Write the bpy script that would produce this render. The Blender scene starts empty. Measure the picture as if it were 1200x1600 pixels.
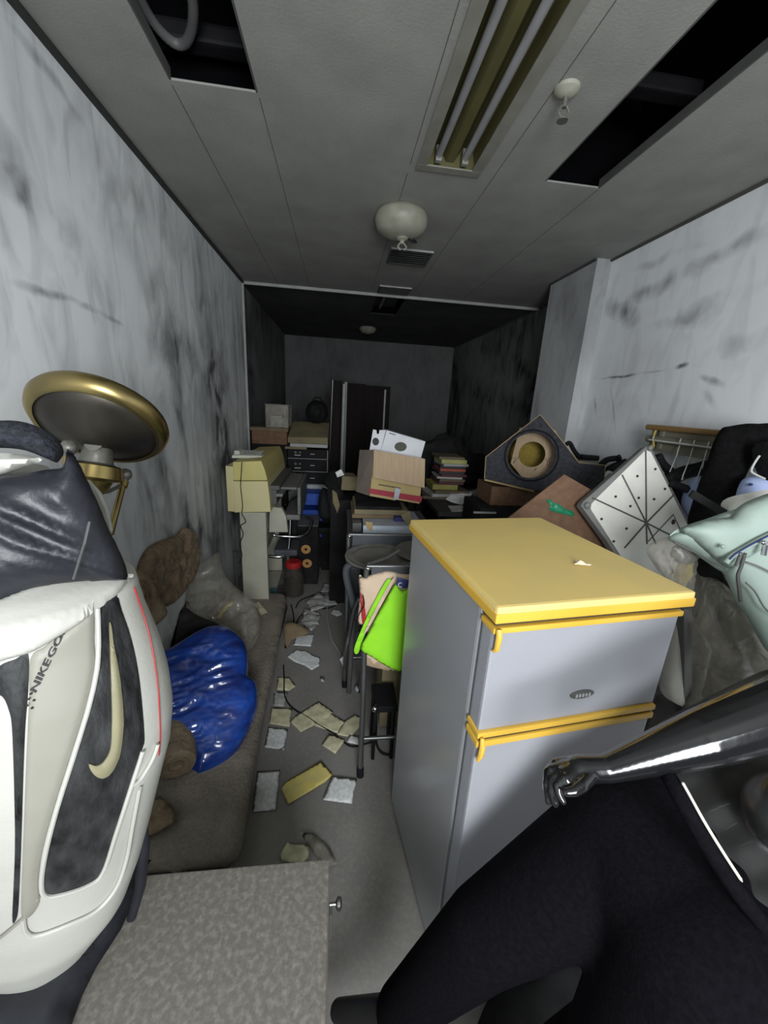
import bpy, bmesh, math, random
from mathutils import Vector, Matrix, noise, Euler, Quaternion
from mathutils.geometry import delaunay_2d_cdt
from mathutils.bvhtree import BVHTree

random.seed(7)
PI = math.pi
SC = bpy.context.scene
COL = SC.collection

# ------------------------------------------------------------------ camera
CAMZ = 1.5
Ryaw = Vector((-70, -175, 600)).normalized()            # world +Y seen in lens axes (x right, y down, z into the room)
_dn = Vector((-120, 2100, 600)); _dn = (_dn - Ryaw * _dn.dot(Ryaw)).normalized()
_rt = _dn.cross(Ryaw).normalized()
AX = Vector((_rt.x, Ryaw.x, -_dn.x)); AY = Vector((_rt.y, Ryaw.y, -_dn.y)); AZ = Vector((_rt.z, Ryaw.z, -_dn.z))
CAMP = Vector((0, 0, CAMZ))
cd = bpy.data.cameras.new('camera'); cam = bpy.data.objects.new('camera', cd); COL.objects.link(cam)
cd.sensor_fit = 'HORIZONTAL'; cd.sensor_width = 36; cd.lens = 18.0; cd.clip_start = 0.02
cam.matrix_world = Matrix.Translation(CAMP) @ Matrix((AX, -AY, -AZ)).transposed().to_4x4()
SC.camera = cam

# ------------------------------------------------------------------ light and exposure
SC.view_settings.view_transform = 'Standard'; SC.view_settings.look = 'None'
SC.view_settings.gamma = 1; SC.view_settings.exposure = 0.0; SC.view_settings.use_curve_mapping = False
world = bpy.data.worlds.new('world'); SC.world = world; world.use_nodes = True
world.node_tree.nodes['Background'].inputs[0].default_value = (0.75, 0.85, 1.0, 1)
world.node_tree.nodes['Background'].inputs[1].default_value = 0.045
def area_light(name, loc, target, sx, sy, power, color):
    l = bpy.data.lights.new(name, 'AREA'); l.shape = 'RECTANGLE'; l.size = sx; l.size_y = sy; l.energy = power; l.color = color
    o = bpy.data.objects.new(name, l); COL.objects.link(o); o.location = loc
    o.rotation_euler = (Vector(target) - Vector(loc)).to_track_quat('-Z', 'Y').to_euler()
    return o
area_light('doorway_daylight', (0.2, -1.25, 1.60), (0.2, 2.0, 1.1), 0.75, 1.0, 68, (0.93, 0.97, 1.0))

# ------------------------------------------------------------------ helpers
def ray(px, py): return (AX * (px - 600) + AY * (py - 800) + AZ * 600) / 600.0
def P(px, py, d): return CAMP + ray(px, py) * d
def PZ(px, py, z): r = ray(px, py); return CAMP + r * ((z - CAMZ) / r.z)
def PY(px, py, y): r = ray(px, py); return CAMP + r * (y / r.y)
def PX(px, py, x): r = ray(px, py); return CAMP + r * (x / r.x)
def PP(px, py, pt, n): r = ray(px, py); return CAMP + r * ((pt - CAMP).dot(n) / r.dot(n))

def mat(name, c, c2=None, rough=0.6, metal=0.0, scale=12, bump=0.0, bscale=60, coat=0.0, stretch=(1,1,1), dust=0.0, spec=0.5, contrast=0.35):
    m = bpy.data.materials.new(name); m.use_nodes = True
    nt = m.node_tree; b = nt.nodes['Principled BSDF']
    b.inputs['Roughness'].default_value = rough; b.inputs['Metallic'].default_value = metal
    b.inputs['Coat Weight'].default_value = coat; b.inputs['Specular IOR Level'].default_value = spec
    tc = nt.nodes.new('ShaderNodeTexCoord'); mp = nt.nodes.new('ShaderNodeMapping')
    mp.inputs['Scale'].default_value = stretch
    nt.links.new(tc.outputs['Object'], mp.inputs[0])
    if c2 is None: c2 = tuple(x * 0.82 for x in c)
    n = nt.nodes.new('ShaderNodeTexNoise'); n.inputs['Scale'].default_value = scale; n.inputs['Detail'].default_value = 6
    nt.links.new(mp.outputs[0], n.inputs['Vector'])
    r = nt.nodes.new('ShaderNodeValToRGB'); r.color_ramp.elements[0].position = 0.5 - contrast / 2; r.color_ramp.elements[1].position = 0.5 + contrast / 2
    r.color_ramp.elements[0].color = (*c2, 1); r.color_ramp.elements[1].color = (*c, 1)
    nt.links.new(n.outputs[0], r.inputs[0]); out = r.outputs[0]
    if dust > 0:
        n3 = nt.nodes.new('ShaderNodeTexNoise'); n3.inputs['Scale'].default_value = 90; n3.inputs['Detail'].default_value = 3
        nt.links.new(tc.outputs['Object'], n3.inputs['Vector'])
        r3 = nt.nodes.new('ShaderNodeValToRGB'); r3.color_ramp.elements[0].position = 0.45; r3.color_ramp.elements[1].position = 0.75
        r3.color_ramp.elements[0].color = (0,0,0,1); r3.color_ramp.elements[1].color = (dust,)*3 + (1,)
        nt.links.new(n3.outputs[0], r3.inputs[0])
        mx = nt.nodes.new('ShaderNodeMixRGB'); mx.inputs[2].default_value = (0.32, 0.30, 0.26, 1)
        nt.links.new(r3.outputs[0], mx.inputs[0]); nt.links.new(out, mx.inputs[1]); out = mx.outputs[0]
    nt.links.new(out, b.inputs['Base Color'])
    if bump > 0:
        n2 = nt.nodes.new('ShaderNodeTexNoise'); n2.inputs['Scale'].default_value = bscale; n2.inputs['Detail'].default_value = 4
        nt.links.new(mp.outputs[0], n2.inputs['Vector'])
        bp = nt.nodes.new('ShaderNodeBump'); bp.inputs['Strength'].default_value = bump; bp.inputs['Distance'].default_value = 0.01
        nt.links.new(n2.outputs[0], bp.inputs['Height']); nt.links.new(bp.outputs[0], b.inputs['Normal'])
    return m

def clear_plastic(name, tint, opacity=0.35, rough=0.12, wr=14):
    m = bpy.data.materials.new(name); m.use_nodes = True; nt = m.node_tree
    b = nt.nodes['Principled BSDF']; b.inputs['Base Color'].default_value = (*tint, 1); b.inputs['Roughness'].default_value = rough
    b.inputs['Coat Weight'].default_value = 0.6; b.inputs['Coat Roughness'].default_value = 0.06
    tr = nt.nodes.new('ShaderNodeBsdfTransparent'); mx = nt.nodes.new('ShaderNodeMixShader')
    n = nt.nodes.new('ShaderNodeTexNoise'); n.inputs['Scale'].default_value = wr; n.inputs['Detail'].default_value = 5; n.inputs['Distortion'].default_value = 1.5
    tc = nt.nodes.new('ShaderNodeTexCoord'); nt.links.new(tc.outputs['Object'], n.inputs['Vector'])
    bp = nt.nodes.new('ShaderNodeBump'); bp.inputs['Strength'].default_value = 0.8; bp.inputs['Distance'].default_value = 0.03
    nt.links.new(n.outputs[0], bp.inputs['Height']); nt.links.new(bp.outputs[0], b.inputs['Normal'])
    mr = nt.nodes.new('ShaderNodeMapRange'); mr.inputs[1].default_value = 0.3; mr.inputs[2].default_value = 0.7
    mr.inputs[3].default_value = opacity * 0.6; mr.inputs[4].default_value = min(1, opacity * 1.5)
    nt.links.new(n.outputs[0], mr.inputs[0]); nt.links.new(mr.outputs[0], mx.inputs[0])
    nt.links.new(tr.outputs[0], mx.inputs[1]); nt.links.new(b.outputs[0], mx.inputs[2])
    nt.links.new(mx.outputs[0], nt.nodes['Material Output'].inputs[0])
    return m

class MB:
    def __init__(s): s.bm = bmesh.new()
    def box(s, lo, hi, M=None, bev=0.0):
        lo = Vector(lo); hi = Vector(hi); c = (lo + hi) / 2; d = hi - lo
        T = Matrix.Translation(c) @ Matrix.Diagonal((*d, 1))
        if M is not None: T = M @ T
        t = bmesh.new(); bmesh.ops.create_cube(t, size=1, matrix=T)
        if bev > 0: bmesh.ops.bevel(t, geom=t.edges[:], offset=bev, segments=2, affect='EDGES', profile=0.7)
        s._merge(t); return s
    def _merge(s, t):
        me = bpy.data.meshes.new('tmp'); t.to_mesh(me); t.free(); s.bm.from_mesh(me); bpy.data.meshes.remove(me)
    def tube(s, pts, r, n=10, cap=True, closed=False):
        pts = [Vector(p) for p in pts]; N = len(pts)
        rs = r if isinstance(r, (list, tuple)) else [r] * N
        rings = []; prev = None
        for i, p in enumerate(pts):
            if closed: t = pts[(i + 1) % N] - pts[i - 1]
            else: t = pts[min(i + 1, N - 1)] - pts[max(i - 1, 0)]
            t = t.normalized() if t.length > 1e-9 else Vector((0,0,1))
            if prev is None: u = t.orthogonal().normalized()
            else:
                u = prev - t * prev.dot(t); u = u.normalized() if u.length > 1e-6 else t.orthogonal().normalized()
            prev = u; v = t.cross(u)
            rings.append([s.bm.verts.new(p + (u * math.cos(2*PI*k/n) + v * math.sin(2*PI*k/n)) * rs[i]) for k in range(n)])
        M = N if closed else N - 1
        for i in range(M):
            a, b = rings[i], rings[(i + 1) % N]
            for k in range(n): s.bm.faces.new((a[k], a[(k+1) % n], b[(k+1) % n], b[k]))
        if cap and not closed:
            s.bm.faces.new(rings[0][::-1]); s.bm.faces.new(rings[-1])
        return s
    def lathe(s, prof, M=None, n=32, cap=True):
        M = M or Matrix(); rings = []
        for r, z in prof:
            rings.append([s.bm.verts.new(M @ Vector((max(r,1e-4)*math.cos(2*PI*k/n), max(r,1e-4)*math.sin(2*PI*k/n), z))) for k in range(n)])
        for i in range(len(rings) - 1):
            a, b = rings[i], rings[i+1]
            for k in range(n): s.bm.faces.new((a[k], a[(k+1) % n], b[(k+1) % n], b[k]))
        if cap: s.bm.faces.new(rings[0][::-1]); s.bm.faces.new(rings[-1])
        return s
    def prism(s, poly, d):
        d = Vector(d); a = [s.bm.verts.new(Vector(p)) for p in poly]; b = [s.bm.verts.new(Vector(p) + d) for p in poly]
        n = len(a)
        s.bm.faces.new(a[::-1]); s.bm.faces.new(b)
        for k in range(n): s.bm.faces.new((a[k], a[(k+1) % n], b[(k+1) % n], b[k]))
        return s
    def capsule(s, p0, r0, p1, r1, n=20):
        p0 = Vector(p0); p1 = Vector(p1); d = (p1 - p0).normalized()
        pts = []; rs = []
        for k in range(6, 0, -1):
            a = PI/2 * k / 6.2; pts.append(p0 - d * r0 * math.sin(a)); rs.append(r0 * math.cos(a))
        pts += [p0, p1]; rs += [r0, r1]
        for k in range(1, 7):
            a = PI/2 * k / 6.2; pts.append(p1 + d * r1 * math.sin(a)); rs.append(r1 * math.cos(a))
        return s.tube(pts, rs, n)
    def clampx(s, lo=-.812, hi=1.6):
        for v in s.bm.verts: v.co.x = max(lo, min(hi, v.co.x))
        return s
    def blob(s, c, rad, M=None, sub=4, amp=0.0, freq=3, seed=0, ridged=False):
        t = bmesh.new(); bmesh.ops.create_icosphere(t, subdivisions=sub, radius=1)
        M = M or Matrix(); rad = Vector(rad)
        for v in t.verts:
            q = v.co.copy(); k = 1.0
            if amp:
                w = q * freq + Vector((seed*3.1, seed*1.7, seed))
                nn = noise.noise(w)
                if ridged: nn = 0.5 - abs(nn) * 2
                nn += 0.5 * noise.noise(w * 2.3)
                k += amp * nn
            q = q * k; v.co = Vector(c) + (M.to_3x3() @ Vector((q.x*rad.x, q.y*rad.y, q.z*rad.z)))
        s._merge(t); return s

def settle(me, mat_, smooth):
    if mat_: me.materials.append(mat_)
    for p in me.polygons: p.use_smooth = smooth

def mat_of(root): return Matrix.LocRotScale(root.location, root.rotation_euler, None)

def obj(name, mb, m, parent=None, smooth=False, bevel=0.0, world_in=True, autosm=True, label=None, cat=None, group=None, kind=None):
    me = bpy.data.meshes.new(name)
    bmesh.ops.recalc_face_normals(mb.bm, faces=mb.bm.faces[:])
    mb.bm.to_mesh(me); mb.bm.free()
    o = bpy.data.objects.new(name, me); COL.objects.link(o)
    settle(me, m, smooth)
    if smooth and autosm:
        try: me.set_sharp_from_angle(angle=math.radians(42))
        except Exception: pass
    if parent is not None:
        o.parent = parent
        r = parent; T = mat_of(r)
        while r.parent is not None: r = r.parent; T = mat_of(r) @ T
        if world_in: me.transform(T.inverted())
    else:
        cs = [v.co for v in me.vertices]
        c = Vector(((min(v.x for v in cs)+max(v.x for v in cs))/2, (min(v.y for v in cs)+max(v.y for v in cs))/2, min(v.z for v in cs)))
        me.transform(Matrix.Translation(-c)); o.location = c
    if bevel > 0:
        b = o.modifiers.new('bevel', 'BEVEL'); b.width = bevel; b.segments = 2; b.limit_method = 'ANGLE'; b.angle_limit = math.radians(40)
    tag(o, label, cat, group, kind)
    return o

def tag(o, label=None, cat=None, group=None, kind=None):
    if label: o['label'] = label
    if cat: o['category'] = cat
    if group: o['group'] = group
    if kind: o['kind'] = kind
    return o

def thing(name, label, cat, loc=(0,0,0), rot=(0,0,0), group=None):
    o = bpy.data.objects.new(name, None); COL.objects.link(o); o.empty_display_size = 0.05
    o.location = loc; o.rotation_euler = rot
    return tag(o, label, cat, group)

def copy_tree(o, parent=None):
    c = o.copy(); COL.objects.link(c)
    if parent is not None: c.parent = parent
    for ch in [x for x in bpy.data.objects if x.parent == o]: copy_tree(ch, c)
    return c

def smooth_poly(pts, k=4, closed=True):
    out = []; n = len(pts); rng = range(n) if closed else range(n - 1)
    for i in rng:
        g = (lambda j: pts[j % n]) if closed else (lambda j: pts[max(0, min(n - 1, j))])
        p0, p1, p2, p3 = [Vector((*g(j), )) for j in (i-1, i, i+1, i+2)]
        for s in range(k):
            t = s / k
            out.append(0.5 * ((2*p1) + (-p0+p2)*t + (2*p0-5*p1+4*p2-p3)*t*t + (-p0+3*p1-3*p2+p3)*t**3))
    if not closed: out.append(Vector(pts[-1]))
    return out

def seg_d(p, a, b):
    ab = b - a; t = max(0, min(1, (p - a).dot(ab) / max(ab.length_squared, 1e-12))); return (p - a - ab * t).length

def inside(p, poly):
    c = False; n = len(poly)
    for i in range(n):
        a, b = poly[i], poly[i-1]
        if (a.y > p.y) != (b.y > p.y) and p.x < (b.x - a.x) * (p.y - a.y) / (b.y - a.y) + a.x: c = not c
    return c

def fill(poly, step):
    """interior points + triangles of a 2D polygon; returns verts, tris, distance to the outline"""
    poly = [Vector((p[0], p[1])) for p in poly]
    res = []
    n = len(poly)
    for i in range(n):
        a, b = poly[i], poly[(i+1) % n]; m = max(1, int((b - a).length / (step * 1.2)))
        for k in range(m): res.append(a.lerp(b, k / m))
    nb = len(res); pts = res[:]
    x0 = min(p.x for p in res); x1 = max(p.x for p in res); y0 = min(p.y for p in res); y1 = max(p.y for p in res)
    y = y0 + step / 2; row = 0
    while y < y1:
        x = x0 + (step / 2 if row % 2 else 0.0)
        while x < x1:
            q = Vector((x, y))
            if inside(q, res) and min(seg_d(q, res[i], res[(i+1) % nb]) for i in range(nb)) > step * 0.45: pts.append(q)
            x += step
        y += step * 0.87; row += 1
    v, e, f, *_ = delaunay_2d_cdt(pts, [], [list(range(nb))], 1, 1e-7)
    d = [min(seg_d(q, res[i], res[(i+1) % nb]) for i in range(nb)) for q in v]
    return v, f, d

def pillow_local(poly, origin, U, V, tf, tb, R, step, fn=None, mb=None, power=0.5):
    """solid with the given outline in the plane origin+U,V; swells by tf towards U x V and tb behind"""
    mb = mb or MB(); N = U.cross(V).normalized()
    v, f, d = fill(poly, step)
    fr, bk = [], []
    for q, dd in zip(v, d):
        base = origin + U * q.x + V * q.y
        k = min(1.0, dd / R); k = (1 - (1 - k) ** 2) ** power
        h = fn(q, dd) if fn else 0.0
        edge = dd < 1e-6
        a = mb.bm.verts.new(base + N * (tf * k + h * min(1, dd / R)))
        fr.append(a)
        bk.append(a if edge else mb.bm.verts.new(base - N * (tb * k)))
    for t in f:
        try: mb.bm.faces.new([fr[i] for i in t])
        except ValueError: pass
        b = [bk[i] for i in reversed(t)]
        try: mb.bm.faces.new(b)
        except ValueError: pass
    return mb

def pillow(px_poly, pt, n, tf, tb, R, step=0.012, fn=None, smoothk=3, mb=None, up=None, power=0.5):
    """same, outline seen from the door, standing in the plane through pt with normal n (towards the room's front)"""
    pt = Vector(pt); n = Vector(n).normalized()
    if smoothk: px_poly = smooth_poly(px_poly, smoothk)
    U = Vector((0,0,1)).cross(n)
    U = U.normalized() if U.length > 0.05 else Vector((1,0,0))
    V = n.cross(U).normalized()
    q = []
    for p in px_poly:
        w = PP(p[0], p[1], pt, n) - pt
        q.append((w.dot(U), w.dot(V)))
    return pillow_local(q, pt, U, V, tf, tb, R, step, fn, mb, power)

def folds(amp, fx, fy, seed=0, ang=0.0, ridged=True):
    ca, sa = math.cos(ang), math.sin(ang)
    def f(q, d):
        x = q.x * ca + q.y * sa; y = -q.x * sa + q.y * ca
        w = noise.noise(Vector((x * fx, y * fy, seed * 7.3)))
        w2 = noise.noise(Vector((x * fx * 2.1, y * fy * 2.1, seed * 3.3 + 9)))
        if ridged: w = 0.6 - 2.2 * abs(w)
        return amp * (w + 0.4 * w2)
    return f

def bvh_of(o):
    bm = bmesh.new(); bm.from_mesh(o.data)
    T = mat_of(o); r = o
    while r.parent is not None: r = r.parent; T = mat_of(r) @ T
    bm.transform(T); t = BVHTree.FromBMesh(bm); bm.free(); return t

def cast(bvh, px, py, off=0.0):
    r = ray(px, py).normalized(); h = bvh.ray_cast(CAMP, r)
    if h[0] is None: return None
    n = h[1]
    if n.dot(r) > 0: n = -n
    return h[0] + n * off, n

def decal(bvh, poly, off, thick, step, mb=None, smoothk=3):
    """a panel lying on a curved surface: outline + thickness, following that surface"""
    mb = mb or MB()
    if smoothk: poly = smooth_poly(poly, smoothk)
    v, f, d = fill(poly, step)
    top, bot = [], []
    for q, dd in zip(v, d):
        h = cast(bvh, q.x, q.y)
        if h is None: top.append(None); bot.append(None); continue
        e = 0.3 + 0.7 * min(1.0, dd / 7.0)
        top.append(mb.bm.verts.new(h[0] + h[1] * (off + thick * e))); bot.append(mb.bm.verts.new(h[0] + h[1] * (off - 0.002)))
    cnt = {}
    for t in f:
        if any(top[i] is None for i in t): continue
        mb.bm.faces.new([top[i] for i in t]); mb.bm.faces.new([bot[i] for i in reversed(t)])
        for a, b in zip(t, list(t[1:]) + [t[0]]): cnt[(a, b)] = 1
    for (a, b) in list(cnt):
        if (b, a) not in cnt: mb.bm.faces.new((top[b], top[a], bot[a], bot[b]))
    return mb

def piping(bvh, line, r, off=0.0, k=5, mb=None, closed=False):
    mb = mb or MB(); pts = []
    for p in smooth_poly(line, k, closed):
        h = cast(bvh, p[0], p[1], off)
        if h: pts.append(h[0])
    if len(pts) > 2: mb.tube(pts, r, 8, closed=closed)
    return mb

def text_mesh(body, size=1.0, bold=0.0):
    cu = bpy.data.curves.new('t', 'FONT'); cu.body = body; cu.size = size; cu.offset = bold
    o = bpy.data.objects.new('t', cu); COL.objects.link(o)
    dg = bpy.context.evaluated_depsgraph_get(); dg.update()
    me = bpy.data.meshes.new_from_object(o.evaluated_get(dg))
    vs = [v.co.copy() for v in me.vertices]; fs = [list(p.vertices) for p in me.polygons]
    bpy.data.objects.remove(o); bpy.data.meshes.remove(me); bpy.data.curves.remove(cu)
    return vs, fs

def rotM(loc, rot): return Matrix.LocRotScale(Vector(loc), Euler(rot), None)
def align(p, n):
    """matrix at p whose z looks along n"""
    return Matrix.Translation(Vector(p)) @ Vector(n).to_track_quat('Z', 'Y').to_matrix().to_4x4()

# ------------------------------------------------------------------ materials
def wall_mat(name, base, soot, streak=(6, 6, 0.9), amount=0.5, fine=0.25, pos=0.52, smudges=(), wx=0.0):
    m = bpy.data.materials.new(name); m.use_nodes = True; nt = m.node_tree; b = nt.nodes['Principled BSDF']
    b.inputs['Roughness'].default_value = 0.85; b.inputs['Specular IOR Level'].default_value = 0.2
    tc = nt.nodes.new('ShaderNodeTexCoord')
    def ns(sc, st, det=7, dist=0.0):
        mp = nt.nodes.new('ShaderNodeMapping'); mp.inputs['Scale'].default_value = st; nt.links.new(tc.outputs['Object'], mp.inputs[0])
        n = nt.nodes.new('ShaderNodeTexNoise'); n.inputs['Scale'].default_value = sc; n.inputs['Detail'].default_value = det
        n.inputs['Distortion'].default_value = dist; nt.links.new(mp.outputs[0], n.inputs['Vector']); return n.outputs[0]
    def ramp(src, a, b_, lo, hi):
        r = nt.nodes.new('ShaderNodeMapRange'); r.inputs[1].default_value = a; r.inputs[2].default_value = b_
        r.inputs[3].default_value = lo; r.inputs[4].default_value = hi; r.clamp = True; nt.links.new(src, r.inputs[0]); return r.outputs[0]
    def mul(a, b_):
        x = nt.nodes.new('ShaderNodeMath'); x.operation = 'MULTIPLY'
        for i, s in enumerate((a, b_)):
            if isinstance(s, float): x.inputs[i].default_value = s
            else: nt.links.new(s, x.inputs[i])
        return x.outputs[0]
    def add(a, b_):
        x = nt.nodes.new('ShaderNodeMath'); x.operation = 'ADD'; x.use_clamp = True; nt.links.new(a, x.inputs[0]); nt.links.new(b_, x.inputs[1]); return x.outputs[0]
    big = ramp(ns(0.9, (1, 1, 1), 5, 0.6), 0.40, pos + 0.12, 0.0, 1.0)
    st = ramp(ns(1.0, streak, 8, 0.3), 0.42, 0.68, 0.0, 1.0)
    fn = ramp(ns(9, (1, 1, 0.35), 8, 1.0), 0.48, 0.7, 0.0, 1.0)
    f = add(mul(mul(big, 0.6), amount), mul(mul(st, big), amount)); f = add(f, mul(fn, fine))
    geo = nt.nodes.new('ShaderNodeNewGeometry'); wn = nt.nodes.new('ShaderNodeTexNoise'); wn.inputs['Scale'].default_value = 5; wn.inputs['Detail'].default_value = 6
    nt.links.new(geo.outputs['Position'], wn.inputs['Vector'])
    vs_ = nt.nodes.new('ShaderNodeVectorMath'); vs_.operation = 'SUBTRACT'; nt.links.new(wn.outputs['Color'], vs_.inputs[0]); vs_.inputs[1].default_value = (.5, .5, .5)
    brk = ramp(ns(7, (1, 1, 0.6), 7, 0.5), 0.36, 0.62, 0.15, 1.0)
    for (pa, pb, th, stg, wob) in smudges:
        a_, b_ = PX(*pa, wx), PX(*pb, wx); c_ = (a_ + b_) / 2; dd = b_ - a_
        vm = nt.nodes.new('ShaderNodeVectorMath'); vm.operation = 'MULTIPLY_ADD'; nt.links.new(vs_.outputs[0], vm.inputs[0]); vm.inputs[1].default_value = (0, wob, wob); nt.links.new(geo.outputs['Position'], vm.inputs[2])
        mp = nt.nodes.new('ShaderNodeMapping'); mp.vector_type = 'TEXTURE'; mp.inputs['Location'].default_value = c_
        mp.inputs['Rotation'].default_value = (math.atan2(dd.z, dd.y), 0, 0); mp.inputs['Scale'].default_value = (1, dd.length / 2 + th, th)
        nt.links.new(vm.outputs[0], mp.inputs[0])
        ln_ = nt.nodes.new('ShaderNodeVectorMath'); ln_.operation = 'LENGTH'; nt.links.new(mp.outputs[0], ln_.inputs[0])
        k_ = ramp(ln_.outputs['Value'], 0.15, 1.0, stg, 0.0); f = add(f, mul(k_, brk))
    mx = nt.nodes.new('ShaderNodeMixRGB'); mx.inputs[1].default_value = (*base, 1); mx.inputs[2].default_value = (*soot, 1)
    nt.links.new(f, mx.inputs[0]); nt.links.new(mx.outputs[0], b.inputs['Base Color'])
    bp = nt.nodes.new('ShaderNodeBump'); bp.inputs['Strength'].default_value = 0.15; nt.links.new(ns(40, (1,1,1)), bp.inputs['Height']); nt.links.new(bp.outputs[0], b.inputs['Normal'])
    return m

M = {}
SL = [((5,436),(120,470),.016,1.0,.06),((110,468),(195,506),.014,.8,.06),((0,190),(70,350),.06,.5,.2),((15,30),(130,190),.025,.5,.08),((0,265),(60,310),.05,.55,.15),((60,310),(150,400),.08,.35,.2),
      ((220,520),(350,600),.22,.45,.4),((210,760),(340,870),.25,.6,.4),((335,600),(380,840),.22,.75,.3),((150,330),(260,470),.10,.3,.3),((230,640),(260,760),.12,.5,.3),((100,180),(300,420),.10,.22,.3),((325,480),(365,800),.40,.65,.3),((250,440),(290,700),.25,.4,.4),((0,330),(20,430),.04,.4,.1)]
SR = [((955,480),(990,500),.075,.9,.15),((965,475),(1110,415),.05,.6,.15),((1080,415),(1200,365),.04,.6,.12),((928,593),(1045,578),.010,1.0,.03),((1058,575),(1074,570),.016,1.2,.05),((1098,588),(1130,602),.022,.9,.06),((1102,612),(1120,640),.020,.6,.06),
      ((1050,500),(1200,440),.05,.45,.15),((1130,540),(1200,520),.05,.4,.15),((990,420),(1100,380),.03,.4,.1),((928,610),(932,650),.012,.7,.04),((955,600),(962,680),.010,.6,.04),((1000,520),(1150,480),.04,.3,.1)]
SF = [((800,560),(850,620),.15,.8,.2),((720,600),(850,650),.2,.7,.3)]
M['wall_l'] = wall_mat('sooty_plaster_left', (0.88, 0.90, 0.91), (0.11, 0.11, 0.115), (9, 9, 0.7), 0.42, 0.30, .56, SL, -.82)
M['wall_r'] = wall_mat('sooty_plaster_right', (0.90, 0.92, 0.94), (0.13, 0.13, 0.135), (0.6, 0.8, 2.6), 0.22, 0.16, .6, SR, 1.61)
M['wall_far'] = wall_mat('rear_plaster', (0.26, 0.26, 0.26), (0.04, 0.04, 0.04), (3, 3, 1.5), 0.8, 0.4, .52, SF, 1.79)  # dark base holds dirt and also the light falloff towards the rear
M['wall_back'] = wall_mat('rear_board', (0.20, 0.20, 0.20), (0.10, 0.10, 0.10), (3, 3, 2), 0.5, 0.3)  # base lowered so the light falloff at the back is in the colour
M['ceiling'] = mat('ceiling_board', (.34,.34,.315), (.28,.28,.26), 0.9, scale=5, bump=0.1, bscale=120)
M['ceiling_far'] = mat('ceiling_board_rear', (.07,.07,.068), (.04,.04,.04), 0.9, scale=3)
M['floor'] = mat('dusty_vinyl', (0.26, 0.245, 0.23), (0.19, 0.18, 0.17), 0.75, scale=5, bump=0.06, bscale=40, dust=0.45, contrast=0.5)
M['black'] = mat('black', (.009,.009,.010), (.006,.006,.007), rough=0.7, spec=.25)
M['soot'] = mat('soot', (0.025, 0.024, 0.025), (0.008,0.008,0.008), 0.9, scale=6, spec=.2)
M['void'] = mat('ceiling_void', (0.006, 0.006, 0.007), rough=1.0, spec=0.0)
M['trimw'] = mat('grey_trim', (0.42, 0.42, 0.41), rough=0.6)
M['duct'] = mat('duct_metal', (.02,.019,.023), (.012,.012,.014), rough=0.6, metal=0.3)
M['hose'] = mat('ribbed_hose', (0.17, 0.17, 0.17), rough=0.5)
M['reflector'] = mat('yellowed_reflector', (.13,.12,.045), (.09,.083,.035), 0.45, scale=3)
M['fixture'] = mat('fixture_frame', (.27,.265,.23), (.22,.21,.18), rough=0.6)
M['tube'] = mat('unlit_tube', (.34,.34,.35), (.28,.28,.29), rough=0.25)
M['cream'] = mat('cream_plastic', (.36,.36,.29), (.26,.255,.20), 0.45, scale=14)
M['brass'] = mat('tarnished_brass', (0.50, 0.38, 0.14), (0.26, 0.21, 0.10), 0.33, metal=1.0, scale=5)
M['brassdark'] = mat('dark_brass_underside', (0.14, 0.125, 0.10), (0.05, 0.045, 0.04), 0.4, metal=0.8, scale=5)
M['pewter'] = mat('dull_metal', (0.28, 0.27, 0.24), rough=0.42, metal=0.7, bump=0.2)
M['chrome'] = mat('chrome', (0.62, 0.62, 0.63), rough=0.2, metal=1.0)
M['steel'] = mat('dull_steel', (0.20, 0.20, 0.20), rough=0.38, metal=0.8)
M['bagwhite'] = mat('white_leatherette', (.52,.52,.47), (.45,.44,.40), 0.42, scale=5, bump=0.06, bscale=150)
M['bagcream'] = mat('cream_leatherette', (.30,.29,.245), (.25,.24,.20), 0.5, scale=5)
M['fur'] = mat('black_pony_fabric', (0.040, 0.041, 0.042), (0.005, 0.005, 0.006), 0.6, scale=34, bump=0.5, bscale=70, stretch=(1,1,0.4), contrast=.3, spec=.3)
M['nylon'] = mat('black_nylon', (.020,.021,.028), (.010,.011,.016), 0.42, scale=10, bump=0.12, bscale=70)
M['mesh'] = mat('black_mesh_pad', (.018,.021,.032), (.006,.007,.011), 0.8, scale=160, bump=0.4, bscale=260, contrast=0.1)
M['swoosh'] = mat('tan_emblem', (0.27, 0.25, 0.15), rough=0.45)
M['red'] = mat('red', (0.45, 0.02, 0.02), rough=0.5)
M['foam'] = mat('dusty_foam', (.26,.225,.18), (.17,.145,.115), 0.95, scale=8, bump=0.5, bscale=70, dust=0.5)
M['foamside'] = mat('dark_foam_edge', (0.05, 0.045, 0.04), rough=0.95, bump=0.3)
M['stone'] = mat('dusty_laminate', (.175,.160,.135), (.12,.112,.097), 0.75, scale=70, bump=0.12, bscale=120, dust=0.55, contrast=1.2, stretch=(1.6,1,1))
M['stoneside'] = mat('cabinet_side', (.20,.19,.15), (.16,.15,.12), rough=0.6)
M['tan'] = mat('tan_foam', (0.27, 0.20, 0.125), (0.15, 0.11, 0.075), 0.95, scale=18, bump=0.6, bscale=50, dust=0.3)
M['bark'] = mat('brown_lump', (0.33, 0.24, 0.15), (0.15, 0.11, 0.07), 0.95, scale=26, bump=1.0, bscale=60, contrast=.5)
M['bluebag'] = mat('blue_polythene', (0.014, 0.065, 0.36), (0.010, 0.025, 0.15), 0.2, scale=7, bump=0.6, bscale=6, coat=0.4, stretch=(0.6, 2.2, 2.2), contrast=.25)
M['clear'] = clear_plastic('clear_polythene', (0.42, 0.39, 0.33), 0.30)
M['clear2'] = clear_plastic('grubby_polythene', (0.30, 0.28, 0.23), 0.6, 0.2, 8)
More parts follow.
